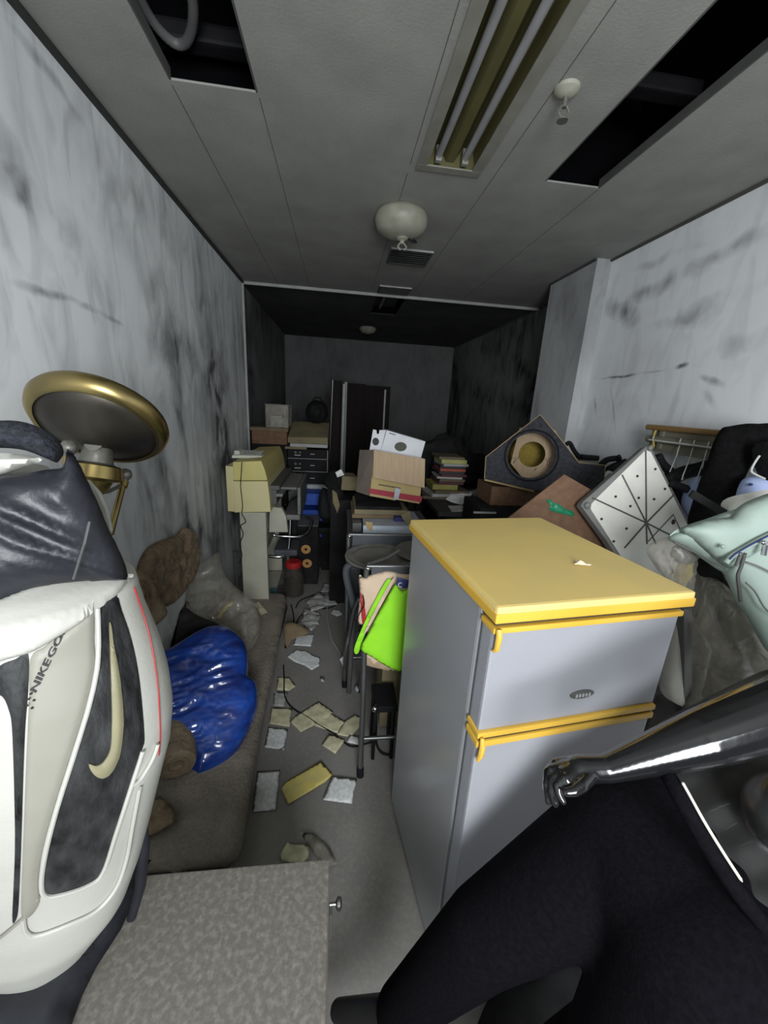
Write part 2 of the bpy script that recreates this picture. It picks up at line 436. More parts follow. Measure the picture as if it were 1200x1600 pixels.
M['yellowtape'] = mat('yellow_tape', (0.55, 0.42, 0.07), rough=0.4)
M['charcloth'] = mat('charcoal_cloth', (0.035, 0.032, 0.034), (0.018, 0.017, 0.018), 0.9, scale=20, bump=0.2)
M['fridge'] = mat('pale_grey_enamel', (0.36, 0.365, 0.395), (0.32, 0.325, 0.355), 0.42, scale=2.5, bump=0.08, bscale=180, contrast=0.6)
M['fridgeside'] = mat('grey_enamel_side', (0.36, 0.365, 0.385), (0.30, 0.30, 0.31), 0.22, scale=3, contrast=0.7, bump=0.02)
M['yellow'] = mat('yellow_plastic', (0.80, 0.50, 0.075), (0.72, 0.42, 0.05), 0.4, scale=4)
M['yellowdusty'] = mat('faded_yellow_top', (0.90, 0.66, 0.21), (0.74, 0.57, 0.22), 0.55, scale=5, contrast=0.6)
M['darkgap'] = mat('dark_seal', (0.06, 0.045, 0.02), rough=0.7)
M['mann'] = mat('gloss_black_mannequin', (0.010, 0.010, 0.011), (0.008,0.008,0.009), 0.2, coat=0.5, bump=.05, bscale=30)
M['mannbody'] = mat('dusty_black_mannequin', (0.020, 0.020, 0.020), (0.012,0.012,0.012), 0.42, coat=0.25, scale=10)
M['pants'] = mat('black_jersey', (.0062,.0058,.0078), (.004,.004,.005), 1.0, scale=120, bump=0.15, bscale=200, spec=0.04)
M['paperw'] = mat('white_paper', (.84,.85,.84), (.64,.65,.65), 0.85, scale=60, contrast=0.25)
M['papery'] = mat('yellowed_paper', (.72,.68,.45), (.48,.45,.30), 0.85, scale=22, contrast=0.3)
M['paperY'] = mat('yellow_envelope', (.82,.68,.18), (.62,.54,.22), 0.8, scale=16)
M['paperg'] = mat('greyed_paper', (.50,.50,.48), (.30,.30,.28), 0.9, scale=22, contrast=0.3)
M['plotter'] = mat('yellowed_abs', (.70,.63,.33), (.62,.56,.30), 0.5, scale=4)
M['plottop'] = mat('yellowed_hood', (.68,.59,.20), (.56,.49,.19), 0.5, scale=4)
M['beige'] = mat('beige_stand', (.48,.47,.38), (.42,.41,.33), rough=0.5)
M['dgrey'] = mat('dark_grey_plastic', (0.10, 0.10, 0.095), rough=0.5)
M['mgrey'] = mat('mid_grey_plastic', (0.20, 0.20, 0.19), rough=0.55)
M['phone'] = mat('pale_phone_plastic', (.62,.62,.54), (.52,.52,.46), rough=0.45)
M['card'] = mat('cardboard', (0.42, 0.31, 0.20), (0.36, 0.26, 0.165), 0.85, scale=8, stretch=(8,1,1))
M['cardy'] = mat('printed_carton', (0.45, 0.34, 0.14), (0.38, 0.29, 0.13), 0.75, scale=8)
M['carddark'] = mat('old_carton', (0.22, 0.16, 0.09), (0.14, 0.10, 0.06), 0.85, scale=9)
M['cardolive'] = mat('olive_carton', (0.25, 0.21, 0.11), (0.18, 0.15, 0.09), 0.85, scale=9)
M['cardside'] = mat('carton_side', (0.25, 0.205, 0.17), (0.20, 0.165, 0.14), 0.85)
M['redprint'] = mat('crimson_band', (0.34, 0.03, 0.05), rough=0.7)
M['white'] = mat('white_carton', (0.62, 0.63, 0.66), (0.52, 0.53, 0.56), 0.5)
M['bluegrey'] = mat('pale_blue_grey', (0.44, 0.47, 0.52), (0.36, 0.38, 0.42), 0.5, scale=20)
M['blue'] = mat('blue_crate', (.02,.09,.50), (.015,.07,.42), rough=0.5)
M['teal'] = mat('teal_card', (0.08, 0.26, 0.30), rough=0.6)
M['cone'] = mat('orange_cone', (0.52, 0.28, 0.09), rough=0.5)
M['subcarpet'] = mat('charcoal_carpet', (0.050, 0.050, 0.060), (0.025, 0.025, 0.03), 1.0, scale=60, bump=0.6, bscale=150)
M['mdf'] = mat('mdf_board', (0.45, 0.32, 0.15), (0.38, 0.27, 0.13), 0.8)
M['olive'] = mat('ochre_interior', (0.32, 0.23, 0.04), (0.22, 0.16, 0.03), 0.9, scale=50)
M['brownboard'] = mat('brown_hardboard', (0.19, 0.10, 0.055), (0.13, 0.07, 0.04), 0.8, scale=30)
M['greentape'] = mat('green_tape', (0.01, 0.22, 0.10), rough=0.4)
M['tray'] = mat('off_white_panel', (0.78, 0.77, 0.70), (0.69, 0.68, 0.62), 0.6, scale=10)
M['woodrail'] = mat('varnished_wood', (0.30, 0.19, 0.075), (0.22, 0.13, 0.05), 0.5, scale=6, stretch=(1,0.15,1))
M['oliverail'] = mat('drab_metal_rail', (0.20, 0.19, 0.14), rough=0.6)
M['scarf'] = mat('black_towelling', (0.010, 0.0095, 0.0105), (0.006,0.006,0.006), 1.0, scale=60, bump=0.8, bscale=120, spec=0.1)
M['shirt'] = mat('pale_blue_cotton', (0.42, 0.50, 0.74), (0.34, 0.42, 0.66), 0.8, scale=8)
M['mint'] = mat('mint_nylon', (0.42, 0.52, 0.46), (0.33, 0.42, 0.37), 0.6, scale=6, bump=0.15, bscale=20)
M['lime'] = mat('lime_fabric', (0.33, 0.80, 0.02), (0.27, 0.70, 0.02), 0.8, scale=10, bump=0.1)
M['peach'] = mat('peach_canvas', (0.70, 0.54, 0.40), (0.62, 0.47, 0.34), 0.85, scale=8, bump=0.1)
M['navy'] = mat('navy_print', (0.03, 0.04, 0.18), rough=0.6)
M['book'] = {k: mat('book_' + k, c, rough=0.6) for k, c in dict(yellow=(.42,.42,.14), grey=(.38,.38,.37), red=(.46,.09,.04), black=(.04,.035,.04), maroon=(.10,.03,.035), white=(.46,.46,.44), ochre=(.33,.30,.08), brown=(.14,.11,.07)).items()}
M['glass'] = clear_plastic('jar_glass', (0.10, 0.085, 0.07), 0.5, 0.05, 3)
M['ink'] = mat('ink', (0.03, 0.03, 0.03), rough=0.7)
M['greyprint'] = mat('silver_print', (0.42, 0.42, 0.42), rough=0.5)
M['tissue'] = mat('cream_tissue', (0.80, 0.68, 0.50), (0.7, 0.58, 0.4), 0.9)
M['darkwood'] = mat('dark_brown_veneer', (.016,.011,.009), (.010,.007,.006), 0.9, scale=4, stretch=(6,6,0.5))
M['deskm'] = mat('dark_desk', (0.035, 0.034, 0.036), rough=0.6)
M['wire'] = mat('white_coated_wire', (0.62, 0.62, 0.60), rough=0.4)
M['padg'] = mat('grey_vinyl_pad', (0.085, 0.09, 0.10), (0.05, 0.055, 0.06), 0.7, scale=9)
M['traym'] = mat('dusty_round_lid', (0.17, 0.16, 0.14), (0.12, 0.115, 0.10), 0.8, scale=20)

# ================================================================== THE ROOM
CH = 2.4; XL = -0.82; XR = 1.61; XR2 = 1.79; YB = 6.42; YF = -1.3
def S(name, mb, m, **k): return obj(name, mb, m, kind='structure', **k)
S('floor', MB().box((XL-.1, YF, -.05), (XR2+.1, YB+.1, 0)), M['floor'])
S('wall_left', MB().box((XL-.1, YF, 0), (XL, 3.69, CH)), M['wall_l'])
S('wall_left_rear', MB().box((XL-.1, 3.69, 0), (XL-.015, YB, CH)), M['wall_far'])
S('wall_right', MB().box((XR, YF, 0), (XR2+.2, 2.47, CH)), M['wall_r'])
S('wall_right_pillar', MB().box((1.515, 2.47, 0), (XR2+.2, 3.0, CH)), wall_mat('pillar_plaster', (0.52, 0.53, 0.54), (0.14, 0.14, 0.145), (3, 3, 1), 0.5, 0.25))  # base darker than the walls: grazing shade of the wide face painted in
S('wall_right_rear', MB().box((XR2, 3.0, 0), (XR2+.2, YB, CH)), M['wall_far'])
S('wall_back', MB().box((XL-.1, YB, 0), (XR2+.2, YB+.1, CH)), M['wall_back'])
# ceiling with its openings cut out
def ceiling_piece(name, xs, ys, holes, m, z=CH):
    mb = MB()
    for i in range(len(xs)-1):
        for j in range(len(ys)-1):
            cx, cy = (xs[i]+xs[i+1])/2, (ys[j]+ys[j+1])/2
            if any(h[0] < cx < h[1] and h[2] < cy < h[3] for h in holes): continue
            mb.box((xs[i], ys[j], z), (xs[i+1], ys[j+1], z+.006))
    return S(name, mb, m)
HL = (-.53, -.27, .62, 1.54); HR = (.81, 1.05, .62, 1.79); HF = (.30, .52, .62, 1.80); H3 = (.31, .57, 3.80, 4.47)
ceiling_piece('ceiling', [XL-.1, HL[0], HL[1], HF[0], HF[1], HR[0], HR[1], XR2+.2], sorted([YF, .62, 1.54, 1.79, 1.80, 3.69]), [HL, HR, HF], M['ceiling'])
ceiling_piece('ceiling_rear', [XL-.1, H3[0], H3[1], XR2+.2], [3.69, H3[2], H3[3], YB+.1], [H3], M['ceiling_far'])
# board joints running down the ceiling
jm = MB()
for x, y0, y1 in ((-.53, 1.56, 3.68), (-.27, 1.56, 3.68), (.255, YF, 1.80), (.255, 1.86, 3.68), (.60, YF, 3.68), (1.05, 1.80, 3.68)):
    jm.box((x-.0012, y0, CH-.0006), (x+.0012, y1, CH+.001))
S('trim_1', jm, mat('joint_line', (0.10, 0.10, 0.09), rough=0.9))
# dark voids above the openings, with lips
for i, (h, d) in enumerate(((HL, .42), (HR, .42), (H3, .3))):
    x0, x1, y0, y1 = h; t = .004; mb = MB()
    z0, z1 = CH+.0065, CH+.02+d
    mb.box((x0-.25, y0-.1, z1), (x1+.25, y1+.2, z1+t))
    mb.box((x0-.25-t, y0-.1, z0), (x0-.25, y1+.2, z1)); mb.box((x1+.25, y0-.1, z0), (x1+.25+t, y1+.2, z1))
    mb.box((x0-.25, y0-.1-t, z0), (x1+.25, y0-.1, z1)); mb.box((x0-.25, y1+.2, z0), (x1+.25, y1+.2+t, z1))
    S('ceiling_void', mb, M['void'])
lip = MB()
for x0, x1, y0, y1 in (HL, HR):
    lip.box((x0, y0, CH+.0), (x0+.006, y1, CH+.03)); lip.box((x1-.006, y0, CH), (x1, y1, CH+.03))
S('trim_2', lip, mat('opening_lip', (0.085, 0.085, 0.08), rough=0.8))
# black moulding along the left wall, rail across the ceiling, edge strips
S('trim_3', MB().box((XL, YF, CH-.016), (XL+.018, 3.68, CH-.001)), mat('black_moulding', (0.03,0.035,0.03), rough=0.8))
S('trim_4', MB().box((XL, 3.68, CH-.022), (XR2, 3.70, CH), bev=.002), M['trimw'])
S('trim_5', MB().box((XL, 3.675, 0.0), (XL+.016, 3.70, CH-.022), bev=.002), M['trimw'])
S('trim_6', MB().box((XR-.012, YF, CH-.012), (XR, 2.47, CH-.001)).box((1.503, 2.47, CH-.012), (1.515, 3.0, CH-.001)).box((XR2-.012, 3.0, CH-.012), (XR2, YB, CH-.001)), mat('thin_moulding', (0.08,0.08,0.075), rough=0.8))

# duct bars seen inside the openings
obj('ceiling_duct', MB().box((-.74, 1.60, CH+.14), (-.06, 1.66, CH+.19), bev=.01), M['duct'], label='grey duct bar inside the left ceiling opening', cat='duct')
obj('ceiling_duct', MB().box((.6, 1.58, CH+.2), (1.25, 1.64, CH+.25), bev=.01), M['duct'], label='dim duct bar inside the long right ceiling opening', cat='duct')
hp = smooth_poly([tuple(PZ(x, y, CH+.13)) for x, y in ((205,-40),(222,5),(245,42),(270,66),(288,68),(299,48),(302,10),(294,-40))], 8, False)
mb = MB().tube(hp, [.013 + .0015*(k % 2) for k in range(len(hp))], 12)
obj('flexible_hose', mb, M['hose'], smooth=True, autosm=False, label='grey ribbed hose looping down in the left ceiling opening', cat='hose')

# fluorescent fixture
fx = thing('fluorescent_light', 'long recessed fluorescent fixture with two unlit tubes and yellowed reflector', 'ceiling light', (.41, 1.2, CH))
x0, x1, y0, y1 = HF
mb = MB()
for a in ((x0-.02, y0, CH-.006, x0+.02, y1-.021, CH-.001), (x1-.02, y0, CH-.006, x1+.02, y1-.021, CH-.001), (x0-.02, y1-.02, CH-.006, x1+.02, y1+.02, CH-.001)):
    mb.box(a[:3], a[3:], bev=.002)
obj('frame', mb, M['fixture'], fx)
mb = MB(); prof = [(x0+.004, CH+.0), (x0+.02, CH+.06), (x0+.06, CH+.075), (x0+.095, CH+.02), (x0+.125, CH+.02), (x0+.16, CH+.075), (x1-.02, CH+.06), (x1-.004, CH+.0)]
up = [(p[0], p[1]+.004) for p in reversed(prof)]
mb.prism([(p[0], y0, p[1]) for p in prof + up], (0, y1-y0, 0))
obj('reflector', mb, M['reflector'], fx)
obj('end_plate', MB().box((x0+.003, y1-.006, CH+.0), (x1-.003, y1-.001, CH+.07)), M['reflector'], fx)
for tx in (x0+.058, x1-.058):
    t_ = obj('tube', MB().tube([(tx, y0+.02, CH+.02), (tx, y1-.05, CH+.02)], .013, 16), M['tube'], fx, smooth=True)
    obj('socket', MB().box((tx-.012, y1-.05, CH-.0), (tx+.012, y1-.03, CH+.05), bev=.003), M['fixture'], t_)

# sprinkler
c = PZ(886, 138, CH); sp = thing('sprinkler', 'small sprinkler head with round cover hanging from the ceiling', 'sprinkler', c)
obj('cover', MB().lathe([(.036, 0), (.034, -.008), (.022, -.016), (.010, -.02)], Matrix.Translation(c)), M['cream'], sp, smooth=True)
mb = MB().tube([c+Vector((0,0,-.018)), c+Vector((0,0,-.045))], .007)
for s in (-1, 1): mb.tube([c+Vector((s*.006,0,-.04)), c+Vector((s*.017,0,-.055)), c+Vector((s*.004,0,-.072))], .003, 6)
mb.lathe([(.016, -.074), (.016, -.077)], Matrix.Translation(c), n=12)
obj('sprinkler_head', mb, M['pewter'], sp, smooth=True)

# smoke-stained dome
c = Vector((.285, 2.20, CH)); dm = thing('ceiling_dome', 'round cream ceiling dome with broken fittings dangling under it', 'ceiling fixture', c)
obj('dome', MB().lathe([(.118, 0), (.128, -.02), (.13, -.045), (.118, -.075), (.09, -.095), (.05, -.105), (.01, -.108)], Matrix.Translation(c), 40), M['cream'], dm, smooth=True, autosm=False)
q = c + Vector((.01, .0, -.10))
mb = MB().lathe([(.028, 0), (.028, -.012), (.012, -.02), (.012, -.034)], Matrix.Translation(q), 16)
mb.tube([q+Vector((-.012,0,-.03)), q+Vector((-.02,0,-.045)), q+Vector((-.006,0,-.06))], .004, 6)
mb.tube([q+Vector((.012,0,-.03)), q+Vector((.024,0,-.045)), q+Vector((.01,0,-.058))], .004, 6)
obj('broken_socket', mb, M['cream'], dm, smooth=True)
obj('wire', MB().tube([q+Vector((-.062,-.035,.004)), q+Vector((-.035,-.04,.006)), q+Vector((-.012,-.04,.008)), q+Vector((0,-.034,.012))], .003, 6), M['black'], dm)
obj('wire', MB().tube([q+Vector((.03,0,-.002)), q+Vector((.055,0.01,-.016)), q+Vector((.075,.01,-.014)), q+Vector((.06,.015,-.002))], .005, 6), M['black'], dm)

def vent(x0, x1, y0, y1, label):
    v = thing('ceiling_vent', label, 'vent', ((x0+x1)/2, (y0+y1)/2, CH))
    obj('backing', MB().box((x0, y0, CH-.003), (x1, y1, CH-.001)), M['void'], v)
    mb = MB(); w = .01
    mb.box((x0-w, y0-w, CH-.012), (x1+w, y0, CH)); mb.box((x0-w, y1, CH-.012), (x1+w, y1+w, CH))
    mb.box((x0-w, y0, CH-.012), (x0, y1, CH)); mb.box((x1, y0, CH-.012), (x1+w, y1, CH))
    obj('frame', mb, M['dgrey'], v)
    mb = MB(); n = 7
    for k in range(n):
        yy = y0 + (y1-y0)*(k+.5)/n
        mb.box((x0, -.008, -.0008), (x1, .008, .0008), Matrix.Translation((0, yy, CH-.009)) @ Matrix.Rotation(.7, 4, 'X'))
    obj('louvres', mb, M['dgrey'], v)
    obj('near_lip', MB().box((x0-w, y0-w-.004, CH-.014), (x1+w, y0-w, CH-.004)), M['trimw'], v)
vent(.30, .54, 2.64, 2.88, 'dark square ceiling vent just behind the cream dome')
vent(.31, .55, 3.43, 3.62, 'dark ceiling vent just in front of the ceiling rail')
f3 = thing('fluorescent_light', 'dead light fitting recessed in the dark rear ceiling', 'ceiling light', (.44, 4.1, CH))
obj('tube', MB().tube([(.40, 3.84, CH+.05), (.40, 4.42, CH+.05)], .014), M['tube'], f3, smooth=True)
obj('housing', MB().box((.33, 3.82, CH+.07), (.55, 4.45, CH+.10)), M['dgrey'], f3)
c = Vector((.34, 5.31, CH))
obj('ceiling_dome', MB().lathe([(.10, 0), (.11, -.02), (.08, -.06), (.02, -.075)], Matrix.Translation(c)), M['cream'], smooth=True, label='small dim ceiling dome at the far end of the room', cat='ceiling fixture')

# ================================================================== FRIDGE
FR = thing('refrigerator', 'small two-door pale grey refrigerator with yellow top', 'refrigerator', (.295, .60, 0), (0, 0, math.radians(7)))
def L(mb): return dict(world_in=False)
W, D_, Hh = .442, .51, 1.16
fb = obj('cabinet', MB().box((0, .052, .03), (W, D_, 1.125), bev=.008), M['fridgeside'], FR, world_in=False)
obj('foot', MB().lathe([(.02,0),(.02,.03)], Matrix.Translation((.05,.1,0))), M['black'], FR, world_in=False)
for fx_, fy_ in ((W-.05,.1),(.05,D_-.05),(W-.05,D_-.05)): obj('foot', MB().lathe([(.02,0),(.02,.03)], Matrix.Translation((fx_,fy_,0))), M['black'], FR, world_in=False)
obj('door_seal', MB().box((.012, .040, .05), (W-.012, .053, 1.115)), M['dgrey'], FR, world_in=False)
ud = obj('upper_door', MB().box((0, 0, .868), (W, .042, 1.098), bev=.006), M['fridge'], FR, world_in=False)
ld = obj('lower_door', MB().box((0, 0, .045), (W, .042, .828), bev=.006), M['fridge'], FR, world_in=False)
def strip(z0, z1, par, lbl=None):
    return obj('yellow_trim', MB().box((-.003, -.007, z0), (W+.002, .044, z1), bev=.003), M['yellow'], par, world_in=False, label=lbl)
# trims carry the finger grips
strip(1.098, 1.110, ud); strip(.855, .868, ud); strip(.832, .847, ld)
obj('dark_gap', MB().box((.003, -.002, .847), (W-.003, .045, .855)), M['darkgap'], FR, world_in=False)
obj('dark_gap', MB().box((.003, .0, 1.112), (W-.003, .05, 1.125)), M['darkgap'], FR, world_in=False)
obj('hinge_hook', MB().tube([(.004,-.012,1.112),(.004,-.016,1.10),(.004,-.014,1.07),(.002,-.006,1.062)], [.005,.006,.005,.003], 8), M['yellow'], ud, world_in=False, smooth=True)
obj('hinge_hook', MB().tube([(.004,-.012,.862),(.004,-.018,.846),(.003,-.018,.826),(.002,-.012,.806)], [.004,.006,.006,.004], 8), M['yellow'], ld, world_in=False, smooth=True)
tp = obj('top_cover', MB().box((-.008, -.016, 1.125), (W+.006, D_+.004, 1.16), bev=.007), M['yellowdusty'], FR, world_in=False, label='yellow dusty top cover')
obj('rim', MB().box((-.0095, -.018, 1.127), (W+.008, D_+.006, 1.146), bev=.003), M['yellow'], tp, world_in=False)
mb = MB().lathe([(1, 0), (1, .6), (.8, 1)], Matrix.Translation((.235, -.0, .925)) @ Matrix.Rotation(PI/2, 4, 'X') @ Matrix.Diagonal((.030, .0105, .004, 1)), 32)
lg = obj('badge', mb, M['dgrey'], ud, world_in=False, smooth=True, label='small dark oval badge')
mb = MB()
for k in range(5): mb.box((.217+k*.008, -.0052, .921), (.2215+k*.008, -.0038, .929))
obj('badge_marks', mb, M['greyprint'], lg, world_in=False)

# tissue scrap on top
c = PZ(908, 880, 1.163); mb = MB(); U_, V_ = Vector((1,0,0)), Vector((0,1,0))
pillow_local([Vector(p)*.001 for p in ((-22,-6),(-8,8),(-6,22),(4,12),(12,-4),(26,-10),(10,-14),(-4,-10))], c, U_, V_, .004, .0, .02, .004, lambda q, d: .018*max(0, noise.noise(Vector((q.x*90, q.y*90, 2))) + .3), mb)
obj('crumpled_tissue', mb, M['tissue'], label='small crumpled cream tissue on the yellow fridge top', cat='tissue')

# ================================================================== FLOOR LAMP with tilted bowl
lc = Vector((-.60, 1.065, 1.401)); ln = Vector((-.02, .71, .70)).normalized()
LP = thing('floor_lamp', 'brass floor lamp with tilted bowl shade behind the golf bag', 'floor lamp', (-.72, 1.0, .13))
T = align(lc, ln)
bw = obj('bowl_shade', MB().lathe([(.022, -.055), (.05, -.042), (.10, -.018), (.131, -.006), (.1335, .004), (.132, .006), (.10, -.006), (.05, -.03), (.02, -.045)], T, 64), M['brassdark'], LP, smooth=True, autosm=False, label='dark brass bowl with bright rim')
obj('rim', MB().lathe([(.128, -.010), (.137, -.010), (.150, .006), (.1535, .022), (.150, .032), (.144, .030), (.143, .018), (.131, .0), (.128, -.010)], T, 64, cap=False), M['brass'], bw, smooth=True, autosm=False)
nk0 = lc - ln*.05; ax = Vector((.10, .28, .95)).normalized()
c2 = PX(153, 706, -.605); T2 = align(c2, ax)
obj('collar_dome', MB().lathe([(.026, .02), (.031, .012), (.034, -.01), (.037, -.028), (.050, -.034)], T2, 32), M['pewter'], LP, smooth=True)
obj('brass_ring', MB().lathe([(.050, -.032), (.056, -.036), (.058, -.052), (.060, -.066), (.054, -.070), (.040, -.074), (.030, -.10), (.012, -.115)], T2, 40), M['brass'], LP, smooth=True)
obj('neck', MB().tube([c2 + ax*.015, lc - ln*.05], .020, 16), M['pewter'], LP, smooth=True)
b0 = T2 @ Vector((0,0,-.11))
obj('pole', MB().tube([b0, Vector((-.63, 1.05, 1.05)), Vector((-.72, 1.0, .16))], .014, 14), M['brass'], LP, smooth=True)
obj('base', MB().lathe([(.08, .130), (.08, .140), (.06, .150), (.02, .165)], Matrix.Translation((-.72, 1.0, 0)), 32), M['brass'], LP, smooth=True)
def knob_post(px, py, qx, qy, x=-.60):
    a = PX(px, py, x); b = PX(qx, qy, x); d = (a-b).normalized()
    post = obj('side_post', MB().tube([a - d*.03, b], .0085, 12), M['brass'], LP, smooth=True)
    Tk = align(a, d)
    obj('knob', MB().lathe([(.005,.018),(.012,.014),(.0165,.004),(.0165,-.004),(.012,-.011),(.009,-.014),(.009,-.018)], Tk, 24), M['pewter'], post, smooth=True)
    obj('sleeve', MB().lathe([(.0125,-.019),(.0125,-.038)], Tk, 24), M['brass'], post, smooth=True)
    return a - d*.03
k1 = knob_post(196, 742, 172, 835); knob_post(108, 700, 110, 830)
obj('bracket', MB().tube([k1, k1.lerp(b0, .5) + Vector((0,0,-.006)), b0], .005, 8), M['pewter'], LP, smooth=True)

# ================================================================== GOLF BAG
tab = [(.500,-.510,.505,.030),(.508,-.510,.506,.055),(.53,-.506,.51,.078),(.57,-.500,.515,.100),(.62,-.49,.52,.125),(.70,-.478,.525,.142),(.78,-.468,.53,.155),(.86,-.456,.53,.165),(.94,-.448,.53,.180),(1.00,-.445,.53,.186),(1.06,-.446,.53,.186),(1.12,-.448,.53,.180),(1.18,-.450,.53,.168),(1.235,-.453,.53,.163),(1.26,-.47,.55,.125),(1.30,-.49,.57,.10),(1.38,-.50,.58,.09)]
def bagp(z):
    for a, b in zip(tab, tab[1:]):
        if z <= b[0]:
            t = (z - a[0]) / (b[0] - a[0]); t2 = t
            return [a[i] + (b[i]-a[i]) * t2 for i in (1, 2, 3)]
    return list(tab[-1][1:])
BG = thing('golf_bag', 'large white and black golf bag standing on the grey cabinet at left', 'golf bag', (-.49, .52, .5))
mb = MB(); zs = [.500 + (.88) * (k/70)**1.0 for k in range(71)]; rings = []; NN = 96
for z in zs:
    cx, cy, r = bagp(z); ring = []
    for k in range(NN):
        a = 2*PI*k/NN; rr = r * (1 + .018*math.cos(3*a + 1.2))
        ring.append(mb.bm.verts.new((cx + rr*math.cos(a), cy + rr*.80*math.sin(a), z)))
    rings.append(ring)
for i in range(len(rings)-1):
    for k in range(NN): mb.bm.faces.new((rings[i][k], rings[i][(k+1)%NN], rings[i+1][(k+1)%NN], rings[i+1][k]))
mb.bm.faces.new(rings[0][::-1]); mb.bm.faces.new(rings[-1])
body = obj('body', mb, M['bagwhite'], BG, smooth=True, autosm=False)
BV = bvh_of(body)
def bagpanel(name, poly, thick, m, off=0.0, step=7, k=4, label=None, par=None):
    return obj(name, decal(BV, poly, off, thick, step, smoothk=k), m, par or BG, smooth=True, label=label)
cream = [(132,958),(100,985),(70,1010),(48,1028),(46,1090),(42,1180),(38,1290),(34,1400),(36,1432),(50,1428),(62,1408),(60,1380),(66,1330),(85,1260),(110,1180),(135,1100),(147,1040),(146,1000),(145,955)]
bagpanel('cream_pocket', cream, .006, M['bagcream'], label='cream pocket panel with lettering')
blk = [(150,950),(152,1000),(150,1045),(138,1102),(114,1182),(89,1262),(72,1330),(66,1376),(72,1396),(98,1394),(138,1380),(160,1360),(180,1300),(205,1222),(221,1172),(225,1148),(217,1060),(205,1000),(190,955),(178,925)]
fp = bagpanel('black_panel', blk, .003, M['fur'], label='large black side panel')
bagpanel('black_stripe', [(-30,1068),(0,1040),(24,1030),(44,1022),(44,1080),(40,1130),(37,1200),(34,1300),(30,1400),(27,1432),(20,1438),(22,1380),(24,1300),(20,1150),(14,1108),(0,1085),(-30,1090)], .004, M['fur'], label='narrow black strip')
def pipe(line, r=.0035, closed=False, m='bagwhite', off=.003, name='piping', par=None):
    obj(name, piping(BV, line, r, off, closed=closed), M[m], par or BG, smooth=True)
pipe([(150,950),(152,1000),(150,1045),(138,1102),(114,1182),(89,1262),(72,1330),(66,1376),(72,1396),(98,1394),(138,1380),(160,1360),(180,1300),(205,1222),(221,1172)], .003)
pipe([(-20,1478),(10,1455),(36,1432),(50,1415),(62,1398)], .002, m='bagcream')
pipe([(38,1432),(42,1452),(60,1458),(110,1440),(150,1420),(180,1385),(196,1340),(205,1290),(216,1230)], .003)
pipe([(247,1180),(249,1140),(244,1060),(230,985),(208,918)], .0009, m='red', off=.0015)
pipe([(205,1226),(218,1215),(236,1185),(244,1162)], .0028)
sw = [(168,972),(174,1005),(181,1040),(187,1080),(190,1120),(189,1150),(184,1180),(173,1203),(160,1212),(149,1209),(141,1200),(138,1190),(148,1193),(158,1190),(167,1178),(172,1160),(173,1120),(172,1080),(170,1030)]
obj('swoosh_emblem', decal(BV, sw, .004, .004, 4, smoothk=3), M['swoosh'], BG, smooth=True, label='tan curved tick emblem')
# lettering up the cream pocket
def px_text(s, p0, p1, h, bvh, off, th=.0012, size_ratio=1.0, stretch=None):
    vs, fs = text_mesh(s, 1.0, .02)
    w = max(v.x for v in vs); a = Vector(p0); b = Vector(p1); d = (b - a); n = Vector((d.y, -d.x)).normalized()
    mb = MB(); idx = {}
    bmv = []
    for v in vs:
        q = a + d * (v.x / w) + n * (v.y * h / .7)
        hh = cast(bvh, q.x, q.y, off)
        bmv.append(mb.bm.verts.new(hh[0] if hh else CAMP))
    for f in fs:
        try: mb.bm.faces.new([bmv[i] for i in f])
        except ValueError: pass
    ex = bmesh.ops.extrude_face_region(mb.bm, geom=mb.bm.faces[:])
    tow = (CAMP - bmv[0].co).normalized()
    bmesh.ops.translate(mb.bm, vec=tow * th, verts=[e for e in ex['geom'] if isinstance(e, bmesh.types.BMVert)])
    return mb
obj('lettering', px_text('NIKE', (57,1080), (80,1029), 10.5, BV, .0065), M['ink'], BG, label='bold dark NIKE lettering')
obj('lettering', px_text('GOLF', (81,1026), (107,970), 9.5, BV, .0065), M['ink'], BG, label='thin dark GOLF lettering')
mb = MB()
for i, (x, y) in enumerate(((45,1098),(52,1102),(47,1088),(55,1090),(50,1080))):
    h = cast(BV, x, y, .0065)
    if h: mb.blob(h[0], (.0016,)*3, sub=1)
obj('dot_marks', mb, M['ink'], BG)
# white collar, hood, padded ring, mouth
colr = [(-60,1062),(-60,968),(0,942),(60,917),(130,907),(196,906),(193,917),(178,934),(152,950),(122,974),(84,998),(47,1018),(0,1032)]
bagpanel('collar', colr, .013, M['bagwhite'], step=6, label='white moulded collar')
pipe([(-40,960),(0,945),(60,919),(130,909),(199,907)], .0035, off=.010)
obj('rivet', MB().blob(cast(BV, 75, 925, .013)[0], (.003,.003,.002), sub=2), M['pewter'], BG, smooth=True)
hood = [(-90,1010),(-90,760),(-30,748),(30,742),(70,734),(98,730),(106,700),(122,722),(148,775),(172,832),(192,872),(199,896),(196,906),(140,908),(60,918),(0,946),(-40,962)]
hp0 = Vector((-.40, .455, 1.28))
hmb = pillow(hood, hp0, (.45, -.9, .05), .030, .10, .05, .007, folds(.010, 34, 7, 3, .9))
obj('hood', hmb, M['nylon'], BG, smooth=True, autosm=False, label='black nylon hood with folds')
obj('hood_zip', MB().tube([PP(115,905,hp0+Vector((.02,-.04,0)),Vector((.45,-.9,.05))), PP(132,850,hp0+Vector((.02,-.045,0)),Vector((.45,-.9,.05))), PP(140,815,hp0+Vector((.02,-.04,0)),Vector((.45,-.9,.05)))], .0015, 6), M['steel'], BG)
obj('padded_ring', pillow([(-90,690),(-60,665),(0,657),(40,660),(75,675),(92,698),(91,722),(76,718),(40,704),(0,700),(-60,704),(-90,712)], (-.46,.50,1.40), (.3,-.95,.1), .02, .05, .02, .006), M['mesh'], BG, smooth=True, autosm=False)
